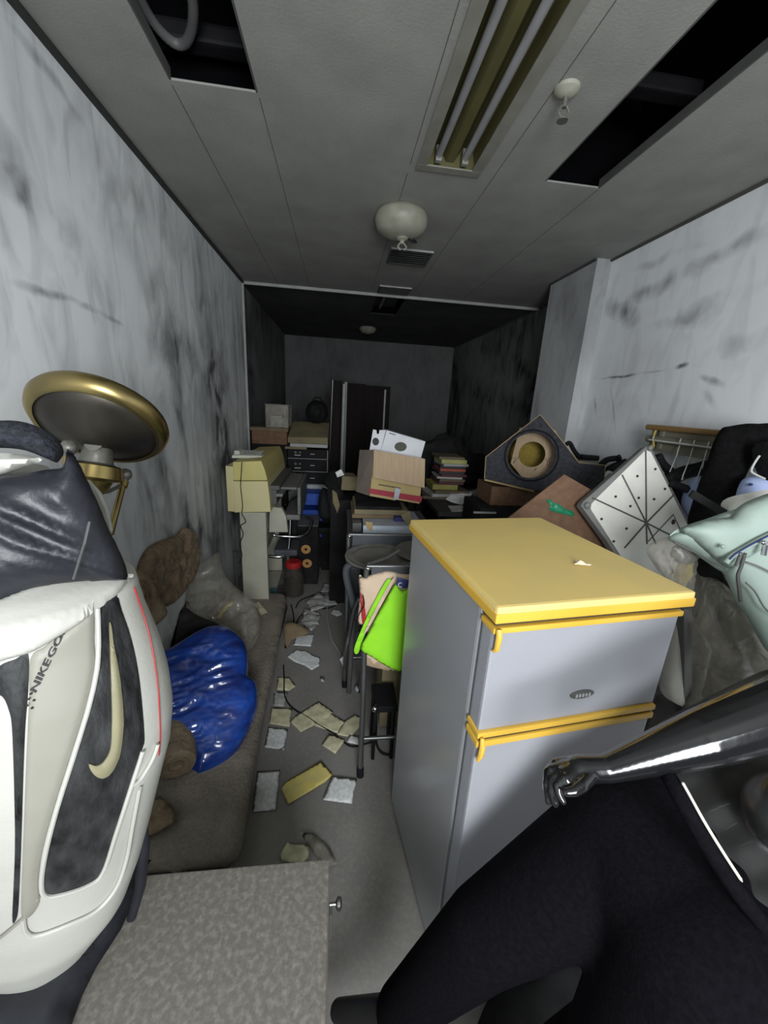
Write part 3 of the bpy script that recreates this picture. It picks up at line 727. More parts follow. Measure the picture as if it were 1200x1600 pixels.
obj('mouth_rim', pillow([(-90,712),(-40,708),(0,708),(35,710),(66,718),(40,730),(0,744),(-60,756),(-90,762)], (-.455,.485,1.385), (.3,-.95,.1), .012, .03, .01, .006), M['bagwhite'], BG, smooth=True)
obj('white_frame_rail', MB().tube([PY(138,752,.62), PY(152,772,.62), PY(163,796,.62), PY(172,830,.62)], [.003,.006,.006,.004], 8), M['bagwhite'], BG, smooth=True)
# black base and stand leg behind the white shell
bo = [PZ(x, y, .52) for x, y in ((120,1352),(170,1342),(212,1338),(236,1340),(214,1366),(210,1400),(188,1448),(150,1506),(125,1556),(104,1615),(60,1680),(-40,1680),(-120,1500),(0,1430))]
mb = MB(); pillow_local([(p.x, p.y) for p in bo], Vector((0,0,.512)), Vector((1,0,0)), Vector((0,1,0)), .035, .010, .05, .014, lambda q, d: .012*noise.noise(Vector((q.x*18, q.y*18, 2))), mb)
obj('black_base', mb, M['nylon'], BG, smooth=True, autosm=False, label='black fabric base')
st = obj('strap', MB().tube([(-.335,.555,.76),(-.335,.545,.70),(-.345,.535,.62),(-.36,.52,.56)], [.008,.010,.010,.008], 10), M['nylon'], BG, smooth=True)
obj('ring_buckle', MB().tube([PZ(136,1484,.556) + Vector((.009*math.cos(a), .006*math.sin(a), .004*math.sin(a))) for a in [k*PI/6 for k in range(12)]], .0018, 6, closed=True), M['black'], st)

# ================================================================== GREY CABINET under the bag
CB = thing('grey_cabinet', 'low dusty grey cabinet in the left foreground under the golf bag', 'cabinet', (-.31, .40, 0))
obj('top_panel', MB().box((-.62, .12, .478), (.0, .625, .50), bev=.003), M['stone'], CB)
obj('carcass', MB().box((-.61, .14, .0), (-.008, .615, .478)), M['stoneside'], CB)
dr = obj('door', MB().box((-.008, .30, .02), (.002, .612, .476), bev=.002), M['stoneside'], CB)
hx = .004
hd = obj('handle', MB().lathe([(.004,0),(.004,.012),(.012,.016),(.013,.022),(.008,.026)], Matrix.Translation((hx,.575,.44)) @ Matrix.Rotation(PI/2,4,'Y'), 20), M['chrome'], dr, smooth=True)
obj('dark_strip', MB().box((hx-.003,.565,.34),(hx+.006,.59,.42), bev=.003), M['dgrey'], dr)  # dark upright strip below the knob

# ================================================================== FOAM MATTRESS and what lies on it
def slab_z(px_poly, z0, z1, smoothk=3):
    q = smooth_poly(px_poly, smoothk) if smoothk else px_poly
    return [PZ(p[0], p[1], z1) for p in q], z0 - z1
MT = thing('foam_mattress', 'long dusty brown foam mattress lying along the left wall', 'mattress', (-.55, 1.7, 0))
mb = MB()
outl = [Vector((p.x, p.y)) for p in (PZ(448,932,.12),PZ(440,975,.12),PZ(428,1040,.12),PZ(408,1130,.12),PZ(392,1225,.12),PZ(377,1318,.12),PZ(368,1334,.12))]
outl = outl + [Vector((-.45,.885)), Vector((-.60,.895)), Vector((-.79,.90)), Vector((-.79,2.60)), Vector((-.55,2.62)), Vector((-.37,2.62))]
pillow_local(outl, Vector((0,0,.095)), Vector((1,0,0)), Vector((0,1,0)), .028, .075, .035, .03, lambda q, d: .010*noise.noise(Vector((q.x*7, q.y*5, 3))), mb)
obj('foam_slab', mb, M['foam'], MT, smooth=True, autosm=False)
obj('underlay', MB().box((-.79,.92,0),(-.345,2.58,.03)), M['foamside'], MT)

def tag_obj(name, mb, m, label, cat, **k): return obj(name, mb, m, label=label, cat=cat, **k)

# blue bag
def tilted(pt, ang, yaw=0):   # plane normal leaning from horizontal towards the door
    return Vector((math.sin(yaw)*math.cos(ang), -math.cos(yaw)*math.cos(ang), math.sin(ang)))
bl = [(222,1018),(240,1022),(270,1012),(305,990),(335,979),(362,984),(384,1008),(388,1040),(387,1056),(397,1062),(403,1080),(400,1115),(385,1150),(362,1185),(330,1212),(308,1222),(298,1208),(270,1190),(245,1170),(228,1150),(222,1080)]
n = tilted(None, 1.0, .15)
tag_obj('plastic_bag', pillow(bl, (-.52,1.42,.23), n, .075, .09, .12, .008, lambda q, d: .014*noise.noise(Vector((q.x*6,q.y*9,4))) + .012*(.5-2.2*abs(noise.noise(Vector((q.x*7+q.y*9,q.y*26-q.x*8,1))))) + 0.003*(.5-2.2*abs(noise.noise(Vector((q.x*22,q.y*60,7)))))).clampx(), M['bluebag'], 'full crinkled blue plastic bag lying on the foam mattress', 'plastic bag', smooth=True, autosm=False)
ck = [(222,1012),(220,980),(230,962),(262,950),(276,938),(292,950),(310,962),(345,978),(330,988),(300,992),(270,1014),(236,1032)]
tag_obj('crumpled_heap', pillow(ck, (-.62,1.86,.24), tilted(None,.95,.1), .05, .09, .05, .012, folds(.022, 12, 12, 5, .6)).clampx(), M['charcloth'], 'crumpled charcoal cloth tucked behind the blue plastic bag', 'cloth', smooth=True, autosm=False)
cl = [(212,908),(240,893),(265,888),(300,884),(338,864),(344,868),(350,895),(372,920),(400,940),(406,960),(407,985),(398,1008),(384,1020),(362,1004),(340,990),(300,975),(270,960),(240,950),(222,930)]
tag_obj('clear_plastic_bag', pillow(cl, (-.62,2.02,.30), tilted(None,.75,.1), .06, .08, .09, .016, folds(.03, 6, 12, 8, .4)).clampx(), M['clear'], 'crumpled clear plastic bag with yellow tape behind the charcoal cloth', 'plastic bag', smooth=True, autosm=False)
tag_obj('tape_strip', MB().tube([PZ(340,967,.27), PZ(352,950,.30), PZ(364,940,.33)], [.010,.012,.006], 8), M['yellowtape'], 'twist of yellow tape inside the clear bag', 'tape', smooth=True)
bk = [(212,892),(228,860),(250,845),(278,836),(286,824),(298,828),(304,845),(308,868),(304,890),(285,925),(255,950),(225,935)]
tag_obj('foam_offcut', pillow(bk, (-.765,2.0,.72), (1,-.12,.02), .035, .03, .05, .014, folds(.02, 14, 14, 3)).clampx(), M['bark'], 'ragged brown foam offcut leaning high against the left wall', 'foam offcut', smooth=True, autosm=False)
rl = PX(216,928,-.70); rd = Vector((-.02,.95,-.30)).normalized()
FRL = thing('foam_sheet', 'upright ragged foam sheet with coiled relief between golf bag and wall', 'foam sheet', rl)
fo = [(196,890),(214,890),(229,897),(240,910),(250,932),(262,956),(250,972),(230,985),(205,985)]
fpt, fn_ = Vector((-.66,1.50,.70)), Vector((.45,-.85,.15))
obj('sheet', pillow(fo, fpt, fn_, .035, .05, .05, .012, folds(.010, 16, 16, 3)).clampx(), M['bark'], FRL, smooth=True, autosm=False)
pts = [PP(222+(3+12*k/44)*math.cos(k/44*4.2*PI), 930+(5+22*k/44)*math.sin(k/44*4.2*PI), fpt+fn_.normalized()*.036, fn_) for k in range(45)]
obj('coiled_relief', MB().tube(pts, .0035, 6).clampx(), M['carddark'], FRL, smooth=True)
# thick foam roll end poking out under the blue bag
re_ = PZ(277,1196,.19); d2 = Vector((-.35,.88,.02)).normalized(); T = align(re_, d2)
FR2 = thing('foam_roll', 'tan foam roll lying with its spiral end under the blue bag', 'foam roll', re_)
mb = MB().lathe([(.004,.006),(.045,-.002),(.062,.004),(.066,.02),(.066,.36),(.03,.37)], T, 36)
for v in mb.bm.verts: v.co += Vector((0,0,.006*noise.noise(v.co*18)))
obj('roll', mb, M['tan'], FR2, smooth=True)
pts = [T @ Vector(((.008+.048*k/50)*math.cos(k/50*4.4*PI), (.008+.048*k/50)*math.sin(k/50*4.4*PI), -.001)) for k in range(51)]
obj('spiral_edge', MB().tube(pts, .0028, 6), M['carddark'], FR2, smooth=True)
fp_ = [PZ(x,y,.15) for x,y in ((214,1254),(250,1243),(272,1262),(274,1284),(245,1300),(212,1312),(205,1290))]
mb = MB(); pillow_local([(p.x,p.y) for p in fp_], Vector((0,0,.147)), Vector((1,0,0)), Vector((0,1,0)), .012, .012, .015, .02, None, mb)
tag_obj('foam_offcut', mb, M['bark'], 'flat dark brown foam scrap on the near end of the mattress', 'foam offcut', smooth=True, autosm=False)
obj('paper_slip', pillow([(397,943),(404,940),(418,957),(408,961)], (-.43,2.45,.133), (0,-.05,1), .001, .001, .01, .02, None, 0), M['papery'], label='small printed paper slip on the far end of the mattress', cat='paper')

# ================================================================== PAPERS ON THE FLOOR
zc = [.0012]
def paper(pxs, m, label, cat='paper', name='paper_sheet', group=None, wav=.0022):
    zc[0] += .0006; z = zc[0]
    pts = [PZ(x, y, z) for x, y in pxs]; q = [(p.x, p.y) for p in pts]
    mb = MB(); sd = random.random()*20
    pillow_local(q, Vector((0,0,z)), Vector((1,0,0)), Vector((0,1,0)), .0006, .0004, .012, .012, lambda a, d: wav*max(0, .4+noise.noise(Vector((a.x*22, a.y*22, sd)))), mb)
    return obj(name, mb, M[m], label=label, cat=cat, smooth=True, autosm=False)
paper([(463,993),(491,991),(486,1010),(458,1008)], 'paperw', 'folded white paper, smallest and farthest of the clean sheets on the floor')
paper([(448,1026),(462,1015),(480,1017),(490,1024),(500,1027),(499,1040),(487,1047),(476,1040),(460,1034)], 'paperw', 'torn bluish white paper on the floor above the black cable')
paper([(519,952),(532,953),(536,960),(526,963),(517,958)], 'paperw', 'tiny white scrap on the floor by the chair legs')
paper([(434,1058),(452,1058),(463,1072),(452,1079),(432,1078)], 'papery', 'faint yellowish paper half hidden beside the mattress at the cable')
paper([(428,1080),(450,1082),(444,1104),(427,1103)], 'paperg', 'grey dirty paper beside the mattress edge')
paper([(424,1105),(457,1107),(452,1136),(420,1131)], 'papery', 'yellowed printed paper beside the mattress edge')
paper([(419,1136),(450,1139),(444,1172),(413,1168)], 'paperw', 'white note paper beside the mattress edge below the yellowed one')
paper([(402,1205),(438,1203),(431,1266),(394,1269)], 'paperw', 'tall white sheet on the floor beside the mattress, nearest of its row')
paper([(498,1096),(521,1112),(513,1122),(470,1144),(453,1128),(462,1118)], 'papery', 'long yellowed paper crossing under the cable, uppermost of the cluster')
paper([(488,1118),(516,1114),(541,1128),(528,1146),(490,1134)], 'papery', 'yellowed sheet in the middle of the floor cluster')
paper([(555,1116),(565,1122),(562,1136),(548,1152),(526,1148),(536,1128)], 'papery', 'creased yellowish sheet next to the front chair leg')
paper([(514,1146),(540,1156),(524,1178),(502,1164)], 'papery', 'small yellowed square at the near tip of the paper cluster')
paper([(545,1148),(561,1150),(560,1164),(542,1160)], 'paperw', 'crumpled white scrap by the front chair leg')
paper([(502,1189),(520,1210),(508,1222),(450,1257),(438,1232),(446,1222)], 'paperY', 'bright yellow envelope lying diagonally on the floor', name='envelope')
paper([(519,1213),(558,1217),(550,1256),(504,1250)], 'paperw', 'crinkled white sheet right of the yellow envelope')
paper([(447,1315),(485,1320),(482,1340),(470,1352),(440,1345),(437,1335)], 'papery', 'yellowish paper peeping out behind the grey cabinet')
for pxs, lb in (([(500,930),(521,931),(529,945),(490,948)], 'greyish leaflet at the far end of the floor litter'),
                ([(475,950),(500,958),(498,976),(470,975)], 'crumpled grey sheet beside the far mattress corner'),
                ([(455,975),(478,972),(474,990),(452,992)], 'dirty grey sheet under the far mattress corner'),
                ([(506,912),(523,914),(520,924),(500,925)], 'small pale scrap in front of the tower speaker'),
                ([(480,958),(502,962),(494,980),(486,986),(468,970)], 'pale torn wrapper on the far floor litter'),
                ([(478,940),(498,925),(520,940),(505,950),(486,956)], 'large grey translucent wrapper on the far floor litter')):
    paper(pxs, 'paperg', lb, wav=.012)
paper([(468,1300),(490,1302),(515,1325),(527,1350),(505,1356),(488,1330)], 'clear2', 'crumpled clear wrapper behind the grey cabinet', name='wrapper', cat='wrapper', wav=.02)
paper([(500,1058),(507,1059),(506,1066),(501,1064)], 'paperg', 'speck of grey paper alone in the middle of the floor')
tag_obj('carton_scrap', pillow([(444,990),(446,975),(462,974),(482,985),(478,992),(456,1000),(446,1018)], (-.28,2.15,.03), (0,-.6,.8), .012, .012, .02, .015, folds(.006,9,9,2)), M['carddark'], 'brown carton scrap wedged beside the mattress', 'carton scrap', smooth=True)
tag_obj('small_ball', MB().blob(PZ(559,1076,.015), (.017,)*3, sub=3), M['bluegrey'], 'small pale ball on the floor by the chair legs', 'ball', smooth=True)
# cables
def cable(pxs, r, m, label, z=.006, k=5):
    pts = [PZ(p[0], p[1], z + (p[2] if len(p) > 2 else 0)) for p in pxs]
    q = smooth_poly([tuple(p) for p in pts], k, False)
    return tag_obj('cable', MB().tube(q, r, 8), M[m], label, 'cable', smooth=True, autosm=False)
cable([(443,1040),(444,1062),(444,1080),(449,1097),(462,1110),(480,1120),(500,1134),(520,1145),(535,1158),(548,1166),(562,1165),(585,1158)], .0035, 'black', 'black cable snaking from the mattress across the papers to the chair')
cable([(455,945),(459,965),(458,985),(470,962),(490,952),(515,950),(530,940),(530,926),(515,920),(495,928),(470,938),(462,950)], .004, 'black', 'black cable tangle at the far end of the floor')
cable([(517,902,.02),(512,922),(511,950),(513,975),(519,1000),(528,1015),(535,1028)], .0045, 'trimw', 'pale flat cable curving from the litter to the white plug')
cable([(516,915),(524,896,.12),(540,886,.30),(556,882,.45)], .0035, 'trimw', 'thin pale cable rising from the litter to the round trays')
tag_obj('plug_tag', pillow([(531,1030),(542,1020),(543,1044),(536,1042)], PZ(537,1040,.03), (.3,-.9,.3), .004, .004, .01, .008, None, 0), M['paperw'], 'white folded tag at the end of the pale cable', 'tag')

# ================================================================== PLOTTER on its stand with a telephone
PL = thing('plotter', 'yellowed wide-format plotter on a beige stand beside the left wall', 'plotter', (-.58, 2.55, 0))
yf = 2.5; yb = 3.32
def pf(px, py, y=None): return PY(px, py, y or yf)
low = [pf(364,752),(pf(418,752)),(pf(421,775)),(pf(423,800)),(pf(366,801))]
top = [pf(363,722),pf(408,720),pf(414,735),pf(418,751),pf(364,751)]
obj('lower_housing', MB().prism(low, (0, yb-yf, 0)), M['plotter'], PL, bevel=.004)
hd_ = obj('hood', MB().prism(top, (0, yb-yf, .0)), M['plottop'], PL, bevel=.006)
sidep = [pf(352,728),pf(364,729),pf(366,800),pf(356,799)]
obj('side_panel', MB().prism(sidep, (0, .16, 0)), M['plotter'], PL, bevel=.004)
x_r = pf(423,790).x
obj('media_slot', MB().box((x_r-.02, yf+.06, .90), (x_r+.05, yb-.05, .93)).box((x_r-.02, yf+.06, .80), (x_r+.03, yb-.05, .90)), M['dgrey'], PL, bevel=.004)
obj('slot_rail', MB().box((x_r+.03, yf+.02, .865), (x_r+.075, yb-.02, .885)), M['mgrey'], PL, bevel=.003)
obj('green_lever', MB().blob(PY(427,763,2.6), (.012,.02,.022), sub=2), mat('green_plastic', (.02,.35,.20), rough=.4), PL, smooth=True)
cap = [PY(421,792,2.62), PY(440,794,2.62), PY(447,808,2.62), PY(450,832,2.62), PY(420,832,2.62)]
obj('catch_arm_cap', MB().prism(cap, (0, .05, 0)), M['beige'], PL, bevel=.006)
mb = MB(); a0 = PY(440,775,2.62); a1 = PY(462,752,2.95)
mb.box((a0.x-.02, 2.66, .88), (a0.x+.10, 3.2, .90)); mb.box((a0.x+.10, 2.66, .70), (a0.x+.125, 3.2, .90)); mb.box((a0.x+.0, 2.66, .66),(a0.x+.12,3.2,.70))
obj('paper_catch', mb, M['mgrey'], PL, bevel=.01)
obj('catch_rails', MB().tube([(a0.x-.02,2.64,.84),(a0.x+.10,3.1,.84)], .004).tube([(a0.x+.02,2.64,.78),(a0.x+.12,3.1,.78)], .004), M['chrome'], PL)
obj('stand_leg', MB().prism([pf(374,801),pf(415,801),pf(416,800)+Vector((0,0,-.74)),pf(374,800)+Vector((.0,0,-.74))], (0,.05,0)), M['beige'], PL, bevel=.004)
obj('stand_leg', MB().box((-.63, yb-.10, 0.0), (-.47, yb-.05, .77)), M['beige'], PL, bevel=.004)
obj('stand_foot', MB().box((-.64, 2.63, 0), (-.46, 3.15, .04)), M['beige'], PL, bevel=.004)
obj('brace', MB().box((-.57, yf+.05, .35), (-.53, yb-.1, .42)), M['beige'], PL)
obj('brace_tubes', MB().tube([(-.63,2.55,.45),(-.70,2.6,.45),(-.70,2.62,.02)], .012), M['dgrey'], PL, smooth=True)
# telephone
zt = pf(363,722).z + .004
TP = thing('telephone', 'pale desk telephone on top of the yellowed plotter', 'telephone', (-.56, 2.58, zt))
a = PZ(362,716,zt); b = PZ(409,716,zt); c_ = PZ(412,700,zt); d_ = PZ(371,699,zt)
mb = MB().prism([a, b, Vector((b.x+.005, a.y+.13, zt)), Vector((a.x+.012, a.y+.13, zt))], (0,0,.018)); obj('base', mb, M['phone'], TP, bevel=.004)
fz = zt+.018
kb = obj('keypad', MB().prism([Vector((a.x+.006,a.y+.004,fz)), Vector((b.x-.003,a.y+.004,fz)), Vector((b.x+.0,a.y+.125,fz+.02)), Vector((a.x+.016,a.y+.125,fz+.02))], (0,0,.004)), M['phone'], TP, bevel=.002)
mb = MB()
for i in range(6):
    for j in range(4): mb.box((a.x+.065+i*.018, a.y+.018+j*.025, fz+.005+j*.004), (a.x+.076+i*.018, a.y+.030+j*.025, fz+.012+j*.004))
obj('keys', mb, M['mgrey'], kb)
obj('handset', MB().box((a.x+.014,a.y+.008,fz+.006),(a.x+.05,a.y+.12,fz+.032), bev=.008), M['phone'], TP)
pp = [tuple(PY(x,y,yf-.008)) for x,y in ((378,722),(377,740),(376,760),(379,790),(378,803))]
pp += [tuple(PY(x,y,yf-.012)) for x,y in ((384,815),(376,822),(380,835),(375,850),(378,868),(374,880))]
tag_obj('cable', MB().tube(smooth_poly(pp, 5, False), .003, 6), M['black'], 'thin black telephone cord hanging down the front of the plotter', 'cable', smooth=True)

# ================================================================== BEHIND: stereo stack, boxes, speaker, jar
yS = 3.55
def ybox(name, pxl, pyt, pxr, pyb, y, depth, m, label, cat, parent=None, bev=.004, **k):
    a = PY(pxl, pyt, y); b = PY(pxr, pyb, y)
    return obj(name, MB().box((a.x, y, min(a.z,b.z)), (b.x, y+depth, max(a.z,b.z))), m, parent, bevel=bev, label=label, cat=cat, **k)
# cabinet carrying the electronics
zb = PY(470,757,yS).z
xL_, xR_ = PY(450,740,yS).x, PY(512,740,yS).x
SH = thing('side_cabinet', 'pale low cabinet with white front panel under the stereo units', 'cabinet', ((xL_+xR_)/2, yS+.2, 0))
obj('body', MB().box((xL_, yS+.01, 0), (xR_, yS+.42, zb)), M['mgrey'], SH)
obj('front_panel', MB().box((PY(470,770,yS).x, yS, .25), (xR_, yS+.012, zb-.004)), M['bluegrey'], SH)
for k, (z0, z1) in enumerate(((zb+.002, zb+.118), (zb+.122, zb+.235), (zb+.239, zb+.325))):
    lab = ('black stereo unit, lowest of the stack under the tan box', 'black stereo unit in the middle of the stack', 'black stereo unit, topmost of the stack under the flattened carton')[k]
    u = thing('stereo_unit', lab, 'stereo', ((xL_+xR_)/2, yS+.18, z0), group='stereo units in the rear stack')
    obj('casing', MB().box((xL_, yS, z0), (xR_, yS+.36, z1), bev=.003), M['dgrey'] if False else M['soot'], u)
    fpn = obj('front_panel', MB().box((xL_+.006, yS-.004, z0+.006), (xR_-.006, yS, z1-.006)), M['black'], u)
    obj('edge_strip', MB().box((xL_, yS-.006, z0), (xR_, yS-.003, z0+.004)).box((xR_-.005, yS-.006, z0), (xR_, yS-.003, z1)), M['greyprint'], u)
    mb = MB().lathe([(.012,0),(.011,.012)], Matrix.Translation((xL_+.07, yS-.004, (z0+z1)/2+.015)) @ Matrix.Rotation(PI/2,4,'X'), 16)
    mb.lathe([(.010,0),(.009,.010)], Matrix.Translation((xL_+.11, yS-.004, (z0+z1)/2+.015)) @ Matrix.Rotation(PI/2,4,'X'), 16)
    obj('knobs', mb, M['dgrey'], u, smooth=True)
    obj('print_marks', MB().box((xL_+.06, yS-.0055, z0+.028), (xL_+.115, yS-.0035, z0+.036)).box((xL_+.2, yS-.0055, (z0+z1)/2), (xL_+.24, yS-.0035, (z0+z1)/2+.006)), M['greyprint'], u)
zt2 = zb + .327
tag_obj('flat_carton', MB().box((xL_-.02, yS-.03, zt2), (xL_+.17, yS+.3, zt2+.02), bev=.003), M['cardolive'], 'flattened olive carton on top of the stereo stack', 'carton')
# white slab + olive sloping box
za = zt2 + .022
xb0, xb1 = PY(454,695,yS).x, PY(512,700,yS).x
tag_obj('white_board', MB().box((xb0, yS-.04, za), (xb1, yS+.34, za+.03), bev=.003), M['trimw'], 'pale flat board under the olive box on the stereo stack', 'board')
ob = thing('open_carton', 'olive cardboard carton with sloping lid on the stereo stack', 'carton', ((xb0+xb1)/2, yS, za+.032))
A_ = [Vector((xb0-.02,yS-.03,za+.032)), Vector((xb1,yS-.03,za+.032)), Vector((xb1+.005,yS+.33,za+.032)), Vector((xb0-.01,yS+.33,za+.032))]
mb = MB(); h0, h1 = .05, .17
vs = [mb.bm.verts.new(p) for p in A_] + [mb.bm.verts.new(A_[0]+Vector((0,0,h0))), mb.bm.verts.new(A_[1]+Vector((0,0,h0+.01))), mb.bm.verts.new(A_[2]+Vector((0,0,h1))), mb.bm.verts.new(A_[3]+Vector((0,0,h1)))]
for f in ((3,2,1,0),(4,5,6,7),(0,1,5,4),(1,2,6,5),(2,3,7,6),(3,0,4,7)): mb.bm.faces.new([vs[i] for i in f])
obj('box', mb, M['cardolive'], ob, bevel=.003)
obj('lid_seam', MB().box((xb0+.05, yS-.034, za+.05),(xb0+.2,yS-.029,za+.053)), M['carddark'], ob)
# black round pack on it
c = PY(495,642,yS+.25)
bp_ = thing('black_bag', 'black round bag on the olive carton at the back', 'bag', (c.x, c.y, za+.16))
obj('body', MB().blob((c.x, c.y, c.z-.01), (.105,.10,.105), sub=4, amp=.1, freq=2, seed=3), M['black'], bp_, smooth=True, autosm=False)
obj('handle', MB().tube([(c.x-.04,c.y,c.z+.08),(c.x-.02,c.y,c.z+.12),(c.x+.03,c.y,c.z+.12),(c.x+.05,c.y,c.z+.08)], .008), M['black'], bp_, smooth=True)
# brown crate at left + glass case
lft = PY(391,668,yS).x; rgt = PY(450,668,yS).x; ztp = PY(420,668,yS).z; zbt = PY(420,694,yS).z
bx = thing('brown_carton', 'reddish brown carton against the left wall behind the plotter', 'carton', ((lft+rgt)/2, yS+.1, zbt))
obj('box', MB().box((lft+.01,yS,zbt),(rgt-.01,yS+.30,ztp-.008)), M['brownboard'], bx, bevel=.003)
obj('lid', MB().box((lft,yS-.01,ztp-.03),(rgt,yS+.31,ztp)), M['carddark'], bx, bevel=.003)
tag_obj('dark_cupboard', MB().box((lft+.005,yS+.01,0),(xL_-.01,yS+.32,zbt-.002)), M['soot'], 'dark cupboard under the reddish brown carton', 'cupboard')
gc = thing('clear_storage_box', 'dusty clear plastic box with papers on the brown carton', 'storage box', ((lft+rgt)/2, yS+.1, ztp))
ga = PY(415,632,yS+.05); gb = PY(470,632,yS+.05)
mb = MB(); x0_, x1_ = max(lft+.02, ga.x), rgt-.0; z1_ = ga.z
mb.box((x0_,yS+.03,ztp+.001),(x0_+.003,yS+.28,z1_)); mb.box((x1_-.003,yS+.03,ztp+.001),(x1_,yS+.28,z1_)); mb.box((x0_,yS+.03,ztp+.001),(x1_,yS+.033,z1_)); mb.box((x0_,yS+.277,ztp+.001),(x1_,yS+.28,z1_))
obj('walls', mb, M['clear'], gc)
obj('rim', MB().box((x0_-.004,yS+.026,z1_),(x1_+.004,yS+.284,z1_+.006)), M['clear2'], gc)
tag_obj('paper_wad', MB().box((x0_+.03,yS+.08,ztp+.004),(x1_-.06,yS+.2,ztp+.10), bev=.01), M['paperg'], 'grey wad of papers inside the clear plastic box', 'papers')

# blue crates
for k,(py0,py1) in enumerate(((771,790),(797,818),(820,840))):
    a = PY(476,py0,yS-.22); b = PY(504,py1,yS-.22)
    cr = thing('blue_crate', ('blue crate under the stereo stack, uppermost of three','blue crate in the middle of the three below the stereo stack','lowest blue crate of the three below the stereo stack')[k], 'crate', ((a.x+b.x)/2, yS-.12, b.z), group='blue crates')
    obj('shell', MB().box((a.x-.02,yS-.22,b.z),(b.x+.03,yS-.02,a.z)), M['blue'], cr, bevel=.006)
    obj('rim', MB().box((a.x-.025,yS-.225,a.z-.012),(b.x+.035,yS-.015,a.z-.004)), M['blue'], cr)
# crates need something under them
b = PY(504,840,yS-.22)
tag_obj('black_case', MB().box((PY(476,840,yS-.22).x-.03,yS-.23,0),(b.x+.04,yS-.01,b.z-.004)), M['soot'], 'black case under the blue crates', 'case')

# tower speakers
def tower(x0, x1, y0, y1, z1, label, cones, m='soot'):
    t = thing('tower_speaker', label, 'speaker', ((x0+x1)/2,(y0+y1)/2,0))
    obj('cabinet', MB().box((x0,y0,0),(x1,y1,z1), bev=.004), M[m], t)
    obj('top_plate', MB().box((x0,y0,z1),(x1,y1,z1+.004)), M['mgrey'], t)
    for (cx, cz, r) in cones:
        Tm = Matrix.Translation((cx,y0-.001,cz)) @ Matrix.Rotation(PI/2,4,'X')
        cn = obj('cone', MB().lathe([(r*.25,-.012),(r*.35,-.016),(r*.95,.002),(r,.004)], Tm, 28), M['cone'], t, smooth=True)
        obj('dust_cap', MB().blob((cx,y0-.0,cz), (r*.30,.014,r*.30), sub=2), M['black'], cn, smooth=True)
        obj('surround', MB().tube([Vector((cx+r*1.06*math.cos(a),y0-.004,cz+r*1.06*math.sin(a))) for a in [k*PI/12 for k in range(24)]], .005, 6, closed=True), M['black'], cn, smooth=True)
    return t
ys = 2.98
c1 = PY(478,858,ys); c2_ = PY(480,880,ys)
x0 = PY(462,850,ys).x; x1 = PY(497,850,ys).x
tower(x0, x1, ys, ys+.30, PY(480,822,ys).z, 'black tower speaker with two orange cones standing beyond the mattress', [(c1.x,c1.z,.041),(c2_.x,c2_.z,.041)])
x0 = PY(497,790,3.2).x+.03
tower(x0, x0+.16, 3.26, 3.5, PY(500,778,3.3).z, 'dark speaker cabinet behind the two-cone tower', [])

# jar with red lid
jy = 2.80; jc = PY(459,905,jy); JR = thing('glass_jar', 'large dark glass jar with red lid beside the plotter stand', 'jar', (jc.x, jc.y, 0))
jr = .075; ht = max(.16, PY(460,888,jy).z)
T = Matrix.Translation((jc.x, jy, 0))
obj('glass', MB().lathe([(.05,.002),(jr,.012),(jr+.006,ht*.45),(jr,ht*.8),(jr*.75,ht),(jr*.72,ht+.02)], T, 32), M['glass'], JR, smooth=True)
obj('contents', MB().lathe([(.045,.006),(jr-.008,.016),(jr-.006,ht*.6),(.03,ht*.62)], T, 24), M['soot'], JR, smooth=True)
obj('red_lid', MB().lathe([(jr*.80,ht+.018),(jr*.82,ht+.022),(jr*.80,ht+.055),(jr*.7,ht+.062)], T, 32), M['red'], JR, smooth=True, label='red screw lid')
tag_obj('teal_box', MB().box((0,0,0),(.075,.10,.045), Matrix.Translation((PZ(416,932,.0).x+.02,2.72,0)) @ Matrix.Rotation(.3,4,'Z')), M['teal'], 'small teal box at the foot of the plotter stand', 'box')

# office chair with chrome arms between plotter and speakers
OC = thing('office_chair', 'dark office chair with chrome loop arms behind the plotter stand', 'chair', (-.28, 2.9, 0))
def arm(pts, y, par, r=.011): return obj('armrest', MB().tube(smooth_poly([tuple(PY(px,py,yy)) for px,py,yy in pts], 5, False), r, 10), M['chrome'], par, smooth=True, autosm=False)
arm([(428,830,2.72),(428,836,2.72),(445,838,2.72),(470,838,2.74),(482,830,2.78),(488,812,2.85),(478,808,2.88)], 0, OC, .010)
arm([(410,868,2.72),(435,870,2.72),(446,866,2.74),(452,850,2.76),(454,800,2.80)], 0, OC, .013)
sc = PY(430,862,2.9)
obj('seat', MB().box((-.46,2.72,.36),(-.285,2.96,.41), bev=.02), M['padg'], OC)
obj('back', MB().box((-.44,2.86,.44),(-.30,2.90,.62), bev=.02), M['black'], OC)
obj('column', MB().tube([(-.37,2.84,.37),(-.37,2.84,.04)], .018), M['steel'], OC, smooth=True)
mb = MB()
for k in range(5):
    a = k*2*PI/5+.3; mb.tube([(-.37,2.84,.05),(-.37+.10*math.cos(a),2.84+.10*math.sin(a),.02)], [.014,.010])
obj('base', mb, M['steel'], OC, smooth=True)
